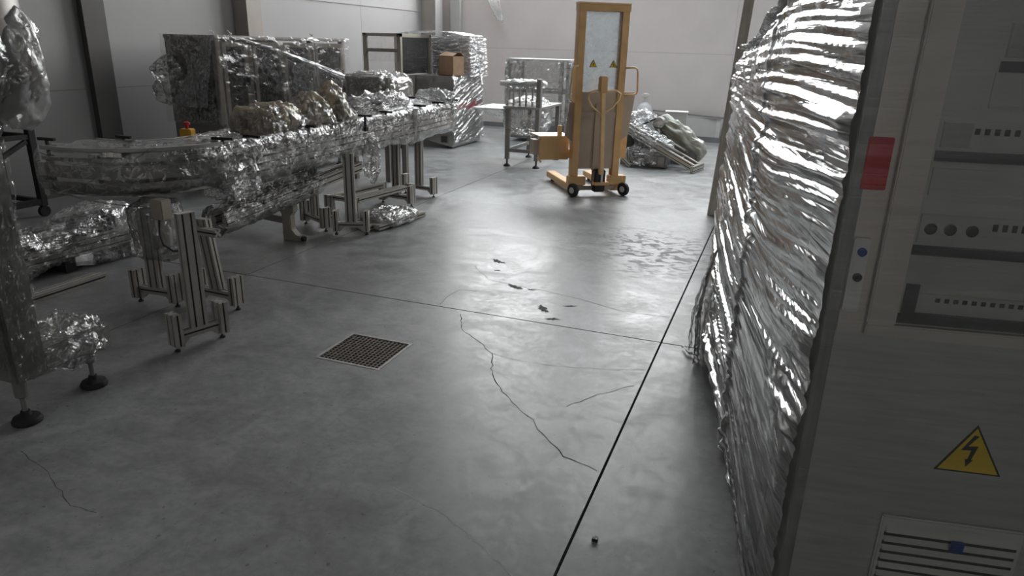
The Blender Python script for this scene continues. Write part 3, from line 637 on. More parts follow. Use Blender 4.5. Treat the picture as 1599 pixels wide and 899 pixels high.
def m1veil(u, v): return V(XH + .03 - (.10 + .40 * u) * v - .08 * u, Y0 - .08 - .05 * v + .03 * ridge(V(u * 6, v * 2, 0), 15), ZT - .03 - .68 * v)
MB().grid(m1veil, 30, 40).build('film_veil', 'film_haze', m1)
blob((-XH + .06, Y0 - .06, 1.15), (.16, .10, .22), .7, .07, 5, 71, (60, 44), (.5, 1, .6)).build('film_bag', 'film', m1)
for y in (-1.05, -.80, .62):
    MB().tube([(.2, y, ZT), (.22, y + .02, ZT + .04), (.2, y + .04, ZT + .02), (.21, y - .03, ZT + .05)], .006, 5).build('film_tuft', 'film_crumple', m1)

# ------------------------------------------------------------------ second machine with glazed hood and red band
m2 = thing('red_band_machine', 'film wrapped steel machine with glazed hood and red band', 'machine', (-5.5, 10.26, 0))
MB().box((-.65, -.46, .30), (0, .60, 1.10)).build('hood_base', 'machine_brown', m2, bevel=.008)
ZH = 1.68
for x in (-.62, -.03):
    for y in (-.43, .52): MB().box((x - .03, y - .03, 1.10), (x + .03, y + .03, ZH)).build('hood_post', 'beige_panel', m2, bevel=.004)
for y in (-.43, .52): MB().bar((-.65, y, ZH), (0, y, ZH), .045, .06).build('hood_rail', 'beige_panel', m2)
for x in (-.62, -.03): MB().bar((x, -.46, ZH), (x, .55, ZH), .045, .06).build('hood_rail', 'beige_panel', m2)
MB().bar((-.62, -.43, 1.46), (-.03, -.43, 1.46), .05, .05).build('hood_rail', 'beige_panel', m2)
MB().box((-.59, -.432, 1.12), (-.06, -.428, 1.44)).build('pane', 'acrylic', m2); MB().box((-.59, -.432, 1.48), (-.06, -.428, ZH - .03)).build('pane', 'acrylic', m2); MB().box((-.032, -.40, 1.12), (-.028, .49, ZH - .03)).build('pane', 'acrylic', m2)
MB().box((-.20, -.2, 1.1), (-.10, -.05, 1.42)).build('filling_head', 'steel', m2, bevel=.02)
MB().box((0, 0, .14), (.64, 1.15, 1.10)).build('control_body', 'steel', m2, bevel=.008)
MB().poly([(-.5, -.004, .30), (0.0, -.004, .14), (.64, -.004, .02), (.64, -.004, .14), (0, -.004, .30)], (0, 1.1, 0)).build('skirt', 'steel', m2)
MB().box((.0, -.006, .58), (.645, 0, .69)).build('red_band', 'red_band', m2); MB().box((.64, -.006, .58), (.647, 1.15, .69)).build('red_band', 'red_band', m2)
vt = MB().box((.42, -.012, .07), (.57, -.004, .21)).build('vent_frame', 'beige_panel', m2)
MB().box((.44, -.014, .09), (.55, -.012, .19)).build('vent_mesh', 'dark_inside', vt)
MB().box((.02, .55, 1.10), (.66, 1.15, 1.66)).build('rear_housing', 'grey_panel', m2, bevel=.02)
MB().box((-.6, -.40, 0), (-.5, -.30, .3)).build('foot_block', 'black_steel', m2); MB().box((-.1, -.40, 0), (0, -.3, .3)).build('foot_block', 'black_steel', m2)
for x, y in ((.55, .08), (.55, 1.05), (.06, 1.05)): MB().lathe([(.02, .14), (.02, .03), (.04, .02), (.04, 0)], 12, Matrix.Translation((x, y, 0))).build('levelling_foot', 'black_steel', m2)
def m2side(u, v):
    y = -.02 + 1.2 * u; z = .06 + 1.06 * v; return V(0.662 + .05 * ridge(V(y * 1.2 + z * .8, z * 9 - y * 3, 0), 17, 4), y, z)
MB().grid(m2side, 50, 90).build('stretch_film', 'film_bright', m2)
MB().grid(lambda u, v: V(.70 - .72 * u, .53 - .035 * ridge(V(u * 3, v * 12, 0), 18, 4), 1.10 + .60 * v), 50, 60).build('stretch_film', 'film_bright', m2)
MB().grid(lambda u, v: V(.68 + .04 * ridge(V(u * 3, v * 12, 0), 19, 4) + .05 * (1 - v), .50 + .7 * u, 1.08 + .60 * v), 40, 60).build('stretch_film', 'film_bright', m2)
MB().grid(lambda u, v: V(.68 - 1.1 * u, .50 + .66 * v - .45 * u, ZH + .02 + .06 * math.sin(u * PI) + .02 * ridge(V(u * 6, v * 4, 0), 20)), 50, 30).build('top_film', 'film_bright', m2)
def m2front(u, v): return V(-.02 + .68 * u, -.02 - .02 * ridge(V(u * 4, v * 8, 0), 22, 3), .12 + .98 * v)
MB().grid(m2front, 40, 50).build('front_film', 'film_thin', m2)
MB().grid(lambda u, v: V(-.66 + .66 * u, -.48 + .012 * ridge(V(u * 9, v * 4, 0), 23, 3), 1.30 + .38 * v), 40, 24).build('hood_film', 'film_thin', m2)
MB().tube([(.72, .75, 1.62), (.80, .65, 1.35), (.92, .45, 1.12), (1.05, .2, .98)], .012, 6).build('film_strand', 'film_haze', m2)
cb = thing('cardboard_box', 'small open brown cardboard box on the red band machine', 'box', (-4.98, 10.47, 1.105), -.42)
MB().box((-.17, -.12, 0), (.17, .12, .012)).box((-.17, -.12, 0), (.17, -.108, .29)).box((-.17, .108, 0), (.17, .12, .29)).box((-.17, -.12, 0), (-.158, .12, .29)).box((.158, -.12, 0), (.17, .12, .29)).build('carton', 'cardboard', cb)
MB().poly([(-.17, -.12, .29), (.17, -.12, .29), (.15, -.02, .33), (-.14, .0, .35)], (0, 0, .005)).build('flap', 'cardboard', cb); MB().poly([(-.17, .12, .29), (.17, .12, .29), (.16, .05, .34), (-.15, .06, .33)], (0, 0, .005)).build('flap', 'cardboard', cb)
# wrapped hopper behind the straight conveyor
wh = thing('wrapped_hopper', 'film wrapped beige box unit between conveyor and glazed machines', 'machine', (-4.58, 7.35, 0))
MB().box((-.24, -.05, .55), (.30, .45, 1.20)).build('housing', 'beige_panel', wh, bevel=.01)
for x in (-.2, .26):
    for y in (0, .4): MB().box((x - .03, y - .03, 0), (x + .03, y + .03, .55)).build('leg', 'machine_brown', wh)
blob((.05, .15, .98), (.34, .34, .26), .45, .04, 6, 81, (60, 40), (1.5, 1, .4)).build('stretch_film', 'film', wh)

# ------------------------------------------------------------------ roller table and glazed frame by the far wall
rt = thing('roller_table', 'steel table with row of upright rollers under plastic film', 'table', (-3.29, 9.13, 0))
for x, y in ((-.21, 0), (.215, 0), (-.21, .9), (.215, .9)):
    lg = MB().box((x - .028, y - .028, .10), (x + .028, y + .028, .80)).build('leg', 'steel_dark', rt, bevel=.004)
    MB().lathe([(.012, .10), (.012, .04), (.03, .03), (.048, .012), (.05, 0)], 16, Matrix.Translation((x, y, 0))).build('levelling_foot', 'black_steel', lg, smooth='auto')
MB().bar((-.18, 0, .22), (.19, 0, .22), .045, .035).build('stretcher', 'steel_dark', rt)
for x in (-.21, .215): MB().bar((x, .03, .22), (x, .87, .22), .045, .035).build('stretcher', 'steel_dark', rt)
MB().box((-.26, -.06, .78), (.26, .96, .81)).build('table_top', 'steel', rt, bevel=.004)
MB().box((-.75, .0, .745), (-.26, .75, .765)).build('leaf', 'board_white', rt, bevel=.003)
MB().box((.20, -.05, .80), (.26, .03, 1.17)).build('rear_post', 'steel_dark', rt, bevel=.004)
for k in range(6):
    x = -.24 + k * .083
    rl = MB().lathe([(.014, .81), (.014, 1.04), (.034, 1.05), (.036, 1.12), (.020, 1.14)], 12, Matrix.Translation((x, .04 + .02 * k, 0))).build('upright_roller', 'steel', rt, smooth='auto')
MB().tube([(-.33, .0, 1.10), (.22, .12, 1.10)], .035, 12).build('film_roll', 'board_white', rt, smooth='auto')
blob((-.04, .35, .66), (.28, .40, .24), .6, .04, 6, 91, (56, 36)).build('stretch_film', 'film_haze', rt)
blob((.0, .10, 1.10), (.30, .12, .05), .7, .02, 9, 92, (50, 24)).build('film_bunch', 'film_crumple', rt)
MB().grid(lambda u, v: V(-.76 + .6 * u, -.02 + .5 * u * v, .76 - .30 * v * u + .03 * ridge(V(u * 5, v * 5, 0), 4)), 30, 20).build('film_drape', 'film', rt)
gf = thing('glazed_enclosure', 'glazed aluminium enclosure wrapped in film near far wall', 'enclosure', (-3.95, 11.7, 0))
for x in (-.53, .40, .52):
    for y in (0, .7): MB().box((x - .03, y - .03, .05), (x + .03, y + .03, 1.34)).build('post', 'alu', gf)
MB().box((-.56, -.04, 1.33), (.56, .74, 1.37)).build('top_plate', 'board_white', gf, bevel=.004)
for z in (.35, .85): MB().bar((-.53, 0, z), (.52, 0, z), .05, .05).build('rail', 'alu', gf); MB().bar((-.53, .7, z), (.52, .7, z), .05, .05).build('rail', 'alu', gf)
MB().box((-.50, -.003, .88), (.37, .003, 1.32)).build('pane', 'acrylic', gf); MB().box((-.50, .05, .05), (.48, .65, .35)).build('base_box', 'grey_panel', gf)
MB().grid(lambda u, v: V(-.58 + 1.18 * u, -.05 - .05 * ridge(V(u * 6, v * 6, 0), 24, 4), .30 + 1.05 * v), 60, 50).build('stretch_film', 'film_bright', gf)
for s in (-1, 1): MB().grid(lambda u, v: V(s * .58 + s * .03 * ridge(V(u * 4, v * 6, 0), 25), -.05 + .8 * u, .40 + .95 * v), 30, 40).build('side_film', 'film', gf)

# ------------------------------------------------------------------ hand stacker
st = thing('hand_stacker', 'orange manual hand stacker with mesh screen and steering tiller', 'stacker', (-1.88, 7.77, 0), math.atan2(.33, .48))
for x0, x1 in ((-.318, -.242), (.166, .242)):
    mt = MB().box((x0, -.02, .10), (x1, .0, 2.0)).box((x0, .07, .10), (x1, .09, 2.0)).box((x0 if x0 < 0 else x1 - .016, 0, .10), (x0 + .016 if x0 < 0 else x1, .07, 2.0)).build('mast', 'orange_paint', st, bevel=.002)
MB().box((-.325, -.025, 1.945), (.25, .095, 2.015)).build('top_beam', 'orange_paint', st, bevel=.004)
MB().box((-.325, -.03, 2.015), (.25, .10, 2.03)).build('top_cap', 'orange_light', st)
sn = MB().box((-.242, .02, 1.12), (.166, .025, 1.945)).build('screen', 'mast_screen', st)
MB().box((-.242, -.005, .30), (.166, .015, 1.13)).build('lower_panel', 'orange_dull', st)
MB().box((-.242, -.012, .86), (.166, -.004, .92)).build('panel_rail', 'orange_dull', st)
MB().poly([(.242, .03, .60), (.34, .03, .66), (.395, .03, 1.13), (.242, .03, 1.13)], (0, .012, 0)).build('side_guard', 'orange_dull', st); MB().poly([(-.318, .03, .60), (-.40, .03, .66), (-.36, .03, 1.02), (-.318, .03, 1.02)], (0, .012, 0)).build('side_guard', 'orange_dull', st)
def grip(pts): MB().tube(pts, .011, 8).build('grip', 'orange_light', st, smooth=True)
grip([(.24, -.02, 1.385), (.34, -.02, 1.39), (.372, -.02, 1.375), (.382, -.02, 1.34), (.392, -.02, 1.15), (.385, -.02, 1.12), (.36, -.02, 1.105), (.24, -.02, 1.10)])
grip([(-.30, -.02, 1.40), (-.345, -.02, 1.39), (-.36, -.02, 1.36), (-.385, -.02, 1.08), (-.375, -.02, 1.05), (-.33, -.02, 1.02)])
for x in (-.125, .105):
    tr = MB().poly([(x - .045, .016, 1.385), (x + .045, .016, 1.385), (x, .016, 1.465)], (0, -.003, 0)).build('warning_triangle', 'sign_black', st)
    MB().poly([(x - .034, .0125, 1.391), (x + .034, .0125, 1.391), (x, .0125, 1.452)], (0, -.001, 0)).build('triangle_face', 'yellow_sign', tr)
    MB().poly([(x - .004, .011, 1.40), (x + .004, .011, 1.40), (x + .003, .011, 1.432), (x - .003, .011, 1.432)], (0, -.001, 0)).build('triangle_mark', 'sign_black', tr)
MB().bar((-.02, -.16, .26), (-.05, -.13, 1.20), .05, .045, (1, 0, 0)).build('tiller', 'orange_light', st, bevel=.006)
MB().box((-.10, -.17, 1.13), (-.01, -.10, 1.30)).build('tiller_head', 'orange_paint', st, bevel=.012)
MB().tube([(-.055, -.14, 1.15), (-.13, -.14, 1.155), (-.20, -.14, 1.13), (-.215, -.14, 1.07), (-.17, -.14, .99), (-.05, -.14, .90), (.07, -.14, .985), (.135, -.14, 1.06), (.15, -.14, 1.12), (.10, -.14, 1.152)], .012, 8, True).build('tiller_loop', 'orange_light', st, smooth=True)
MB().box((-.66, .12, .385), (-.32, .15, .635)).box((.24, .12, .395), (.375, .15, .655)).box((-.32, .12, .40), (.24, .15, .50)).build('carriage_plate', 'orange_paint', st, bevel=.003)
MB().poly([(-.66, .12, .635), (-.32, .12, .635), (-.34, .30, .655), (-.72, .30, .655)], (0, 0, .012)).build('carriage_top', 'orange_light', st); MB().poly([(.24, .12, .655), (.375, .12, .655), (.375, .30, .675), (.24, .30, .675)], (0, 0, .012)).build('carriage_top', 'orange_light', st)
MB().box((-.72, .15, .44), (-.66, .30, .60)).build('carriage_end', 'orange_dull', st); MB().box((-.45, .12, .64), (-.405, .15, .76)).build('stop_pin', 'orange_light', st)
MB().bar((-.64, .11, .36), (-.68, .11, .42), .02, .02).build('latch', 'orange_light', st)
for s, xx in ((-1, -.25), (1, .23)):
    MB().box((xx - .055, .02, .040), (xx + .055, .98, .11)).build('outrigger', 'orange_paint', st, bevel=.005)
    MB().lathe([(.0, -.02), (.034, -.02), (.034, .02), (0, .02)], 14, Matrix.Translation((xx, .88, .035)) @ Matrix.Rotation(PI / 2, 4, 'Y')).build('load_wheel', 'rubber', st)
    MB().box((xx - .10, -.04, .12), (xx + .10, .06, .22)).build('mast_shoe', 'orange_paint', st, bevel=.006)
    cw = MB().lathe([(.02, -.022), (.068, -.022), (.075, -.014), (.075, .014), (.068, .022), (.02, .022)], 20, Matrix.Translation((xx + s * .06, -.08, .075)) @ Matrix.Rotation(.5, 4, 'Z') @ Matrix.Rotation(PI / 2, 4, 'Y')).build('swivel_wheel', 'rubber', st, smooth='auto')
    MB().lathe([(.0, -.024), (.035, -.024), (.035, .024), (0, .024)], 14, Matrix.Translation((xx + s * .06, -.08, .075)) @ Matrix.Rotation(.5, 4, 'Z') @ Matrix.Rotation(PI / 2, 4, 'Y')).build('wheel_hub', 'plastic_grey', cw)
MB().box((-.25, -.02, .06), (.20, .04, .11)).build('base_plate', 'orange_dull', st, bevel=.004)
MB().box((-.07, -.10, .05), (.06, .02, .30)).build('pump', 'black_steel', st, bevel=.012)
MB().box((.0, -.115, .16), (.022, -.10, .29)).build('release_lever', 'white_plastic', st); MB().box((-.08, -.13, .13), (.10, -.04, .165)).build('pedal', 'orange_paint', st, bevel=.005)
MB().box((-.075, -.02, .28), (-.02, .02, 1.0)).build('lift_ram', 'orange_dull', st)

# ------------------------------------------------------------------ things by the far wall
def lying(name, lab, loc, rz):
    return thing(name, lab, 'conveyor part', loc, rz, 'wrapped conveyor parts heaped behind the stacker')
d1 = lying('conveyor_piece', 'slanting film wrapped conveyor rails at the front of the heap', (-1.55, 10.05, 0), -.1)
for s in (0, 1):
    profile('rail', (-.54, -.04 + s * .24, .52), (.50, -.12 + s * .24, .06), .09, .045, (0, 0, 1), d1)
    MB().tube([(-.50, -.07 + s * .30, .60), (.30, -.12 + s * .30, .25)], .014, 8).build('guide_rod', 'steel', d1, smooth=True)
profile('end_bar', (.50, -.20, .05), (.55, .24, .05), .09, .045, (0, 0, 1), d1); profile('leg', (-.52, -.16, .14), (-.36, -.22, .03), .045, .045, (0, 0, 1), d1); profile('leg', (-.46, -.10, .24), (-.40, -.20, .02), .045, .045, (0, 0, 1), d1)
for k in range(4):
    t_ = .15 + .22 * k; MB().bar((-.54 + 1.04 * t_, -.06, .52 - .46 * t_), (-.54 + 1.04 * t_, .20, .52 - .46 * t_), .05, .04).build('cross_tie', 'steel_dark', d1)
MB().box((-.20, -.10, .02), (.12, .16, .20)).build('gear_motor', 'steel_dark', d1, bevel=.03)
MB().box((-.58, .0, 0), (-.5, .3, .46)).build('prop', 'steel_dark', d1)
blob((-.18, .06, .40), (.36, .20, .07), .6, .05, 7, 101, (80, 44), (1, 1, 1), Matrix.Rotation(.42, 4, 'Y')).build('stretch_film', 'film_crumple', d1)
blob((-.25, .0, .16), (.26, .20, .12), .6, .05, 7, 104, (60, 40)).build('stretch_film', 'film', d1)
d2 = lying('bagged_roller', 'fat olive plastic bagged roller slumped across the heap', (-1.36, 10.62, 0), -.1)
blob((0, 0, .37), (.44, .15, .145), .75, .05, 5, 102, (70, 44), (.6, 1, 1), Matrix.Rotation(.60, 4, 'Y')).build('plastic_bag', 'bag_olive', d2, smooth=True)
MB().lathe([(.06, -.02), (.085, 0), (.085, .12), (.06, .14)], 18, Matrix.Translation((-.30, -.12, .58)) @ Matrix.Rotation(PI / 2, 4, 'X')).build('roller_end', 'steel', d2, smooth='auto'); MB().box((-.25, -.1, 0), (.25, .1, .25)).build('support_block', 'steel_dark', d2)
d3 = lying('crumpled_film_lump', 'crumpled film lump with black clips at top of heap', (-1.93, 10.55, 0), .2)
blob((0, 0, .46), (.20, .20, .26), .8, .06, 7, 103, (54, 36)).build('film', 'film_crumple', d3); MB().box((-.14, -.14, 0), (.14, .14, .5)).build('core', 'grey_panel', d3, bevel=.03)
for k in range(3): MB().bar((-.1 + .1 * k, -.19, .5 + .05 * k), (-.02 + .1 * k, -.22, .54 + .05 * k), .02, .02).build('clip', 'black_plastic', d3)
d4 = lying('sheet_metal_box', 'pale grey sheet metal box standing behind the heap', (-1.55, 11.2, 0), .1)
MB().box((-.15, -.12, 0), (.17, .12, .68)).build('body', 'cylinder_grey', d4, bevel=.004); MB().box((-.16, -.13, .68), (.18, .13, .695)).build('lid', 'board_white', d4)
lb = thing('leaning_board', 'low white board leaning on far wall right of the heap', 'board', (-1.42, 13.42, 0))
MB().box((-.40, -.02, .09), (.36, .02, .42)).build('panel', 'board_white', lb, bevel=.004); MB().box((-.42, -.03, 0), (.40, .05, .09)).build('foot_rail', 'base_dark', lb); MB().box((.30, -.03, .09), (.37, -.015, .42)).build('end_strip', 'plastic_grey', lb)
MB().bar((-.9, .10, .50), (.42, .0, .44), .02, .12).build('top_lath', 'base_dark', lb)
gc = thing('gas_bottle', 'pale grey gas bottle with valve standing at far wall', 'bottle', (-2.36, 13.0, 0))
MB().lathe([(.13, 0), (.15, .03), (.15, .52), (.11, .62), (.04, .67)], 20).build('body', 'cylinder_grey', gc, smooth='auto'); MB().lathe([(.03, .66), (.03, .76), (.05, .77), (.05, .82), (.02, .83)], 12).build('valve', 'plastic_grey', gc, smooth='auto')
MB().tube([(-.08, 0, .64), (-.08, 0, .80), (.08, 0, .80), (.08, 0, .64)], .01, 6).build('collar', 'plastic_grey', gc)
hs = thing('hanging_sheet', 'torn translucent plastic sheet hanging on far wall corner', 'sheet', (-5.55, 13.5, 2.6))
MB().grid(lambda u, v: V(-.16 + (.26 - .16 * v) * u + .22 * v + .12 * u * v, -.04 - .06 * ridge(V(u * 3, v * 2, 0), 5, 3), -.50 * v - .16 * v * u), 20, 24).build('sheet', 'film_white', hs)
MB().bar((-.2, 0, 0), (.16, 0, 0), .02, .02).build('batten', 'plastic_grey', hs)
pk = thing('tall_board', 'tall pale wooden panel with edge stile standing behind the wrapped machine', 'board', (-.555, 7.32, 0))
MB().prism([(-.045, -.015), (.045, -.015), (.045, .015), (-.045, .015)], (0, 0, 0), (.13, 0, 2.5), (1, 0, 0)).build('stile', 'wood_board', pk, bevel=.002)
MB().prism([(.045, -.010), (.75, -.010), (.75, .010), (.045, .010)], (0, 0, .02), (.073, 0, 1.4), (1, 0, 0)).build('panel', 'board_white', pk)
MB().prism([(.75, -.015), (.84, -.015), (.84, .015), (.75, .015)], (0, 0, 0), (.073, 0, 1.4), (1, 0, 0)).build('stile', 'wood_board', pk, bevel=.002)
for x in (.15, .70): MB().poly([(x, .015, 0), (x, .45, 0), (x + .05, .015, .9)], (.04, 0, 0)).build('rear_strut', 'wood_board', pk)

# ------------------------------------------------------------------ right: wrapped machine and electrical cabinet
RZ = math.atan2(.167, .986)
wm = thing('wrapped_machine', 'tall machine tightly wound in shiny stretch film at right', 'machine', (.156, 1.732, 0), RZ)
MB().box((.03, .32, .06), (.92, 1.50, 1.74)).build('front_housing', 'pale_panel', wm, bevel=.01)
MB().box((.03, 1.53, .06), (.92, 2.60, 1.56)).build('rear_housing', 'pale_panel', wm, bevel=.01)
MB().box((.10, .34, 1.74), (.85, 1.05, 1.98)).build('top_unit', 'steel_dark', wm, bevel=.02)
for y0, y1, z0, z1 in ((.36, .90, .10, .90), (.94, 1.46, .10, .90), (.36, 1.46, .95, 1.70), (1.57, 2.05, .10, .80), (2.09, 2.56, .10, .80), (1.57, 2.56, .86, 1.52)):
    MB().box((.014, y0, z0), (.03, y1, z1)).build('side_panel', 'pale_panel', wm, bevel=.004)
MB().box((.008, 1.25, 1.02), (.014, 1.33, 1.08)).build('latch', 'black_plastic', wm); MB().box((.006, 1.9, .40), (.014, 2.0, .46)).build('latch', 'black_plastic', wm)
for x in (.1, .85):
    for y in (.4, 1.4, 2.5): MB().box((x - .04, y - .04, 0), (x + .04, y + .04, .06)).build('foot', 'rubber', wm)
def topz(s):
    K = [(0, 2.0), (.9, 1.93), (1.1, 1.80), (1.57, 1.74), (1.8, 1.66), (2.65, 1.60)]
    for (a, za), (b, zb) in zip(K[:-1], K[1:]):
        if s <= b: return za + (zb - za) * (s - a) / (b - a)
    return 1.6
PTH = 2.60
def wrapf(u, v):
    # u runs along the side, round the far corner and along the far end; v runs up
    t = u * (PTH + .95); s = min(t, PTH); zt = topz(min(.05 + t, 2.65)); z = .02 + (zt - .02) * v
    w1 = noise.noise(V(t * .5, z * 1.1, 4.0)); zz = z + .14 * w1 - .05 * t * max(0, .9 - z)
    fade = min(1, .3 + t / .08) * (1 + .7 * max(0, 1.1 - z)); m_ = .45 + .9 * max(0, noise.noise(V(t * .8, z * 2.2, 9)) + .25)
    d = .012 * ridge(V(t * .28, zz * 6, 1), 31, 1) + .036 * m_ * ridge(V(t * .36, zz * 17, 2), 32, 2) + .015 * m_ * ridge(V(t * .7, zz * 40, 2), 33, 2)
    d += .012 * max(0, noise.noise(V(t * 1.3, z * 2.1, 5.5)) + .1) * ridge(V(t * 3.2 + z * 2, zz * 13, 4), 37, 3)
    tuck = math.exp(-((t - 1.02 - .1 * z) / .03) ** 2); d = (d + .012 * tuck) * fade
    crush = max(0, 1 - abs(z - zt + .12) / .25) * (.5 + .5 * noise.noise(V(t * 3, 2, 2)))
    d += crush * fade * .03 * ridge(V(t * 4, z * 8, 3), 34, 3)
    bulge = .018 * math.sin(PI * min(1, max(0, t / PTH))) * math.sin(PI * v)
    inset = .06 * max(0, (z - zt + .06) / .06)            # rolls over at the top
    if t < PTH - .04: return V(-.012 - .010 * min(1, t / .3) - d - bulge + inset, .006 + t, z)
    if t < PTH + .04:
        a = (t - PTH + .04) / .08 * PI / 2; r = .04 + d; return V(.018 - math.cos(a) * r + inset, .006 + PTH - .04 + math.sin(a) * r, z)
    return V(.018 + (t - PTH - .04), .006 + PTH + d - inset, z)
T0 = .30 / (PTH + .95)
MB().grid(lambda u, v: wrapf(T0 + (1 - T0) * u, v), 300, 330).build('stretch_film', 'film_streak', wm, smooth=True)
MB().grid(lambda u, v: V(-.02 + .95 * u, .31 + 2.30 * v, topz(.31 + 2.30 * v) + .03 * ridge(V(u * 5, v * 12, 0), 36, 4)), 40, 110).build('top_film', 'film_crumple', wm)
def tail(x0, y0, z0, x1, y1, n, wv, sd):
    mb = MB()
    def fn(u, v):
        p = V(x0, y0, z0).lerp(V(x1, y1, .012), v); p.x -= .06 * math.sin(v * PI) * .5
        w = wv * (1 + .4 * v) * (u - .5); return p + V(.3 * w + .02 * ridge(V(u * 6, v * 5, 0), sd), w, .01 * ridge(V(u * 8, v * 3, 0), sd + 1))
    return mb.grid(fn, 14, n)
for x0, y0, z0, x1, y1, w, sd in ((-.05, 2.02, .62, -.10, 1.93, .09, 41), (-.05, 2.12, .55, -.13, 2.06, .06, 43), (-.04, 1.95, .50, -.07, 1.84, .05, 45)):
    tail(x0, y0, z0, x1, y1, 40, w, sd).build('film_tail', 'film_haze', wm)
MB().tube([(-.17 + .012 * k, 2.08 - .022 * k + .02 * math.sin(k * 1.7), .012 + .008 * abs(math.sin(k * 2.3))) for k in range(14)], .007, 6).build('film_tail_end', 'film_crumple', wm)
MB().grid(lambda u, v: V(.0 + .35 * u, .95 + .4 * v, 1.86 + .10 * u * v + .05 * ridge(V(u * 4, v * 4, 0), 38)), 20, 20).build('film_flap', 'film_haze', wm)

ec = thing('electrical_cabinet', 'stainless electrical cabinet with glazed door and high voltage sign at right', 'cabinet', (.156, 1.732, 0), RZ)
MB().box((.0, .0, .05), (.95, .28, 2.05)).build('body', 'cabinet_steel', ec, bevel=.004)
for x in (.06, .88): MB().box((x - .04, .03, 0), (x + .04, .25, .05)).build('plinth', 'black_steel', ec)
MB().box((.0, -.006, .05), (.028, .002, 2.05)).build('corner_flange', 'steel_dark', ec, bevel=.002)
dr = MB().box((.088, -.022, .975), (.95, -.002, 1.005)).box((.088, -.022, 1.005), (.150, -.002, 1.98)).box((.150, -.022, 1.95), (.95, -.002, 1.98)).box((.92, -.022, 1.005), (.95, -.002, 1.95)).build('door', 'cabinet_brown', ec, bevel=.003)
MB().box((.150, -.016, 1.005), (.92, -.012, 1.95)).build('pane', 'acrylic', dr)
MB().box((.030, -.004, .975), (.084, 0, 1.98)).build('door_jamb', 'cabinet_brown', ec)
MB().box((.150, -.004, 1.005), (.92, .0, 1.95)).build('mounting_plate', 'plastic_grey', ec)
MB().box((.022, -.010, 1.315), (.074, -.004, 1.43)).build('red_plate', 'red_paint', ec, bevel=.002)
hd = MB().box((.030, -.020, 1.03), (.064, -.004, 1.206)).build('lock_plate', 'plastic_grey', ec, bevel=.003)
for z, m in ((1.175, 'blue_plastic'), (1.115, 'black_plastic')): MB().lathe([(.010, 0), (.010, .006), (.006, .008)], 16, Matrix.Translation((.048, -.020, z)) @ Matrix.Rotation(PI / 2, 4, 'X')).build('push_button', m, hd)
def rail_row(z0, z1, x0, dark, kind):
    r = MB().box((x0, -.011, z0), (.90, -.004, z1)).build('terminal_rail', 'plastic_grey', ec)
    MB().box((x0 - .005, -.0115, z0 - .030), (.90, -.004, z0 - .008)).build('cable_duct', 'sign_black' if dark else 'cabinet_steel', ec)
    h = z1 - z0
    if kind == 'knob':
        for x in (x0 + .022, x0 + .062, x0 + .106): MB().lathe([(.013, 0), (.013, .002), (.010, .0035)], 16, Matrix.Translation((x, -.011, z0 + h * .5)) @ Matrix.Rotation(PI / 2, 4, 'X') ).build('rotary_switch', 'black_plastic', r)
        xs0 = x0 + .145
    elif kind == 'block':
        MB().box((x0, -.0118, z0), (x0 + .055, -.011, z1)).build('relay', 'cabinet_steel', r); xs0 = x0 + .06
    else: xs0 = x0 + .04
    x = xs0
    while x < .88:
        MB().box((x, -.0125, z0 + h * .55), (x + .010, -.011, z0 + h * .8)).build('terminal', 'sign_black', r); x += .019
rail_row(1.60, 1.665, .25, True, 'block'); rail_row(1.415, 1.467, .165, True, 'block'); rail_row(1.205, 1.268, .160, True, 'knob'); rail_row(1.045, 1.085, .185, True, 'term')
MB().box((.160, -.0115, 1.01), (.188, -.004, 1.105)).build('relay_block', 'sign_black', ec); MB().box((.152, -.0118, 1.010), (.90, -.0045, 1.032)).build('cable_duct', 'sign_black', ec)
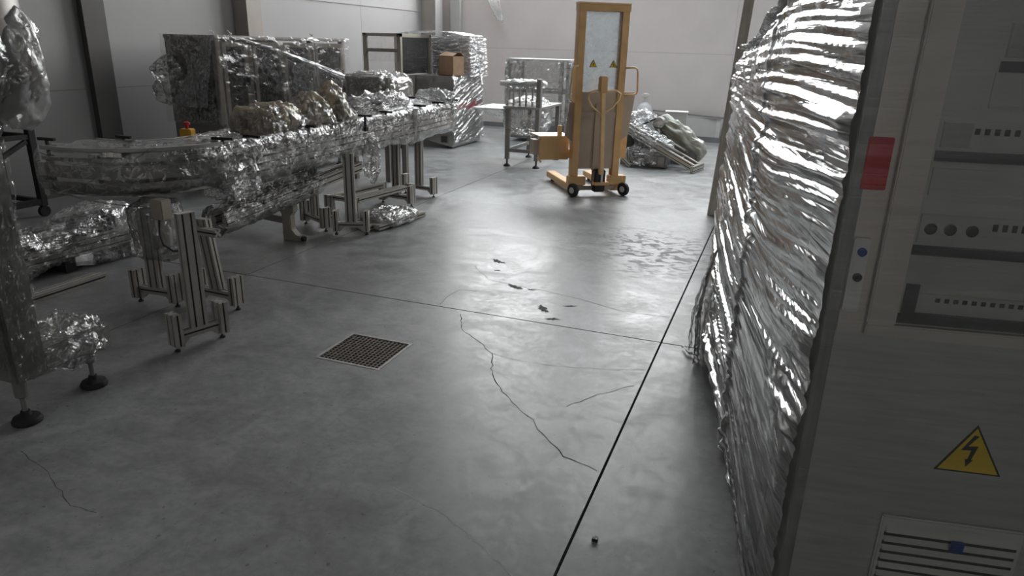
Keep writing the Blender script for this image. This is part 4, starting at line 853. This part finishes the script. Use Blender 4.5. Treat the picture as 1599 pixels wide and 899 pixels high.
MB().box((.162, -.0105, 1.31), (.90, -.004, 1.37)).build('wire_cover', 'plastic_grey', ec); MB().box((.24, -.0105, 1.50), (.90, -.004, 1.57)).build('wire_cover', 'plastic_grey', ec)
# high voltage triangle
A, B, C_ = V(.314, 0, .633), V(.464, 0, .633), V(.387, 0, .765)
sg = MB().poly([A + V(0, -.002, 0), B + V(0, -.002, 0), C_ + V(0, -.002, 0)], (0, .002, 0)).build('voltage_sign', 'sign_black', ec)
ctr = (A + B + C_) / 3; MB().poly([ctr + (p - ctr) * .90 + V(0, -.0028, 0) for p in (A, B, C_)], (0, .0007, 0)).build('sign_face', 'yellow_sign', sg)
bolt = [(.384, .742), (.394, .740), (.377, .706), (.399, .713), (.392, .676), (.399, .678), (.383, .657), (.381, .684), (.386, .680), (.388, .699), (.366, .692)]
MB().poly([(.384, -.0030, .738), (.395, -.0030, .736), (.3765, -.0030, .7065), (.399, -.0030, .7095), (.3895, -.0030, .670), (.395, -.0030, .672), (.3815, -.0030, .650), (.376, -.0030, .672), (.3815, -.0030, .671), (.3855, -.0030, .697), (.363, -.0030, .695)], (0, -.0004, 0)).build('lightning_mark', 'sign_black', sg)
vt = MB().box((.222, -.012, .16), (.552, -.0, .488)).build('vent_housing', 'white_plastic', ec, bevel=.004)
for k in range(11):
    z = .458 - k * .027
    MB().poly([(.235, -.012, z), (.235, -.020, z - .010), (.235, -.020, z - .014), (.235, -.012, z - .016)], (.304, 0, 0)).build('louvre', 'white_plastic', vt)
    MB().box((.233, -.0135, z - .027), (.541, -.0118, z - .016)).build('louvre_gap_shade', 'slot_shade', vt)  # dark strip painting the shade between two slats
MB().box((.384, -.034, .420), (.414, -.024, .450)).build('vent_badge', 'blue_plastic', vt, bevel=.002)
MB().grid(lambda u, v: wrapf(T0 * u, v), 26, 330).build('side_film', 'film_streak', ec, smooth=True)
MB().grid(lambda u, v: V(-.01 + .96 * u, -.04 + .004 * ridge(V(u * 3, v * 45, 0), 39, 3), .10 + 1.9 * v), 60, 150).build('stretch_film', 'film_cabinet', ec)
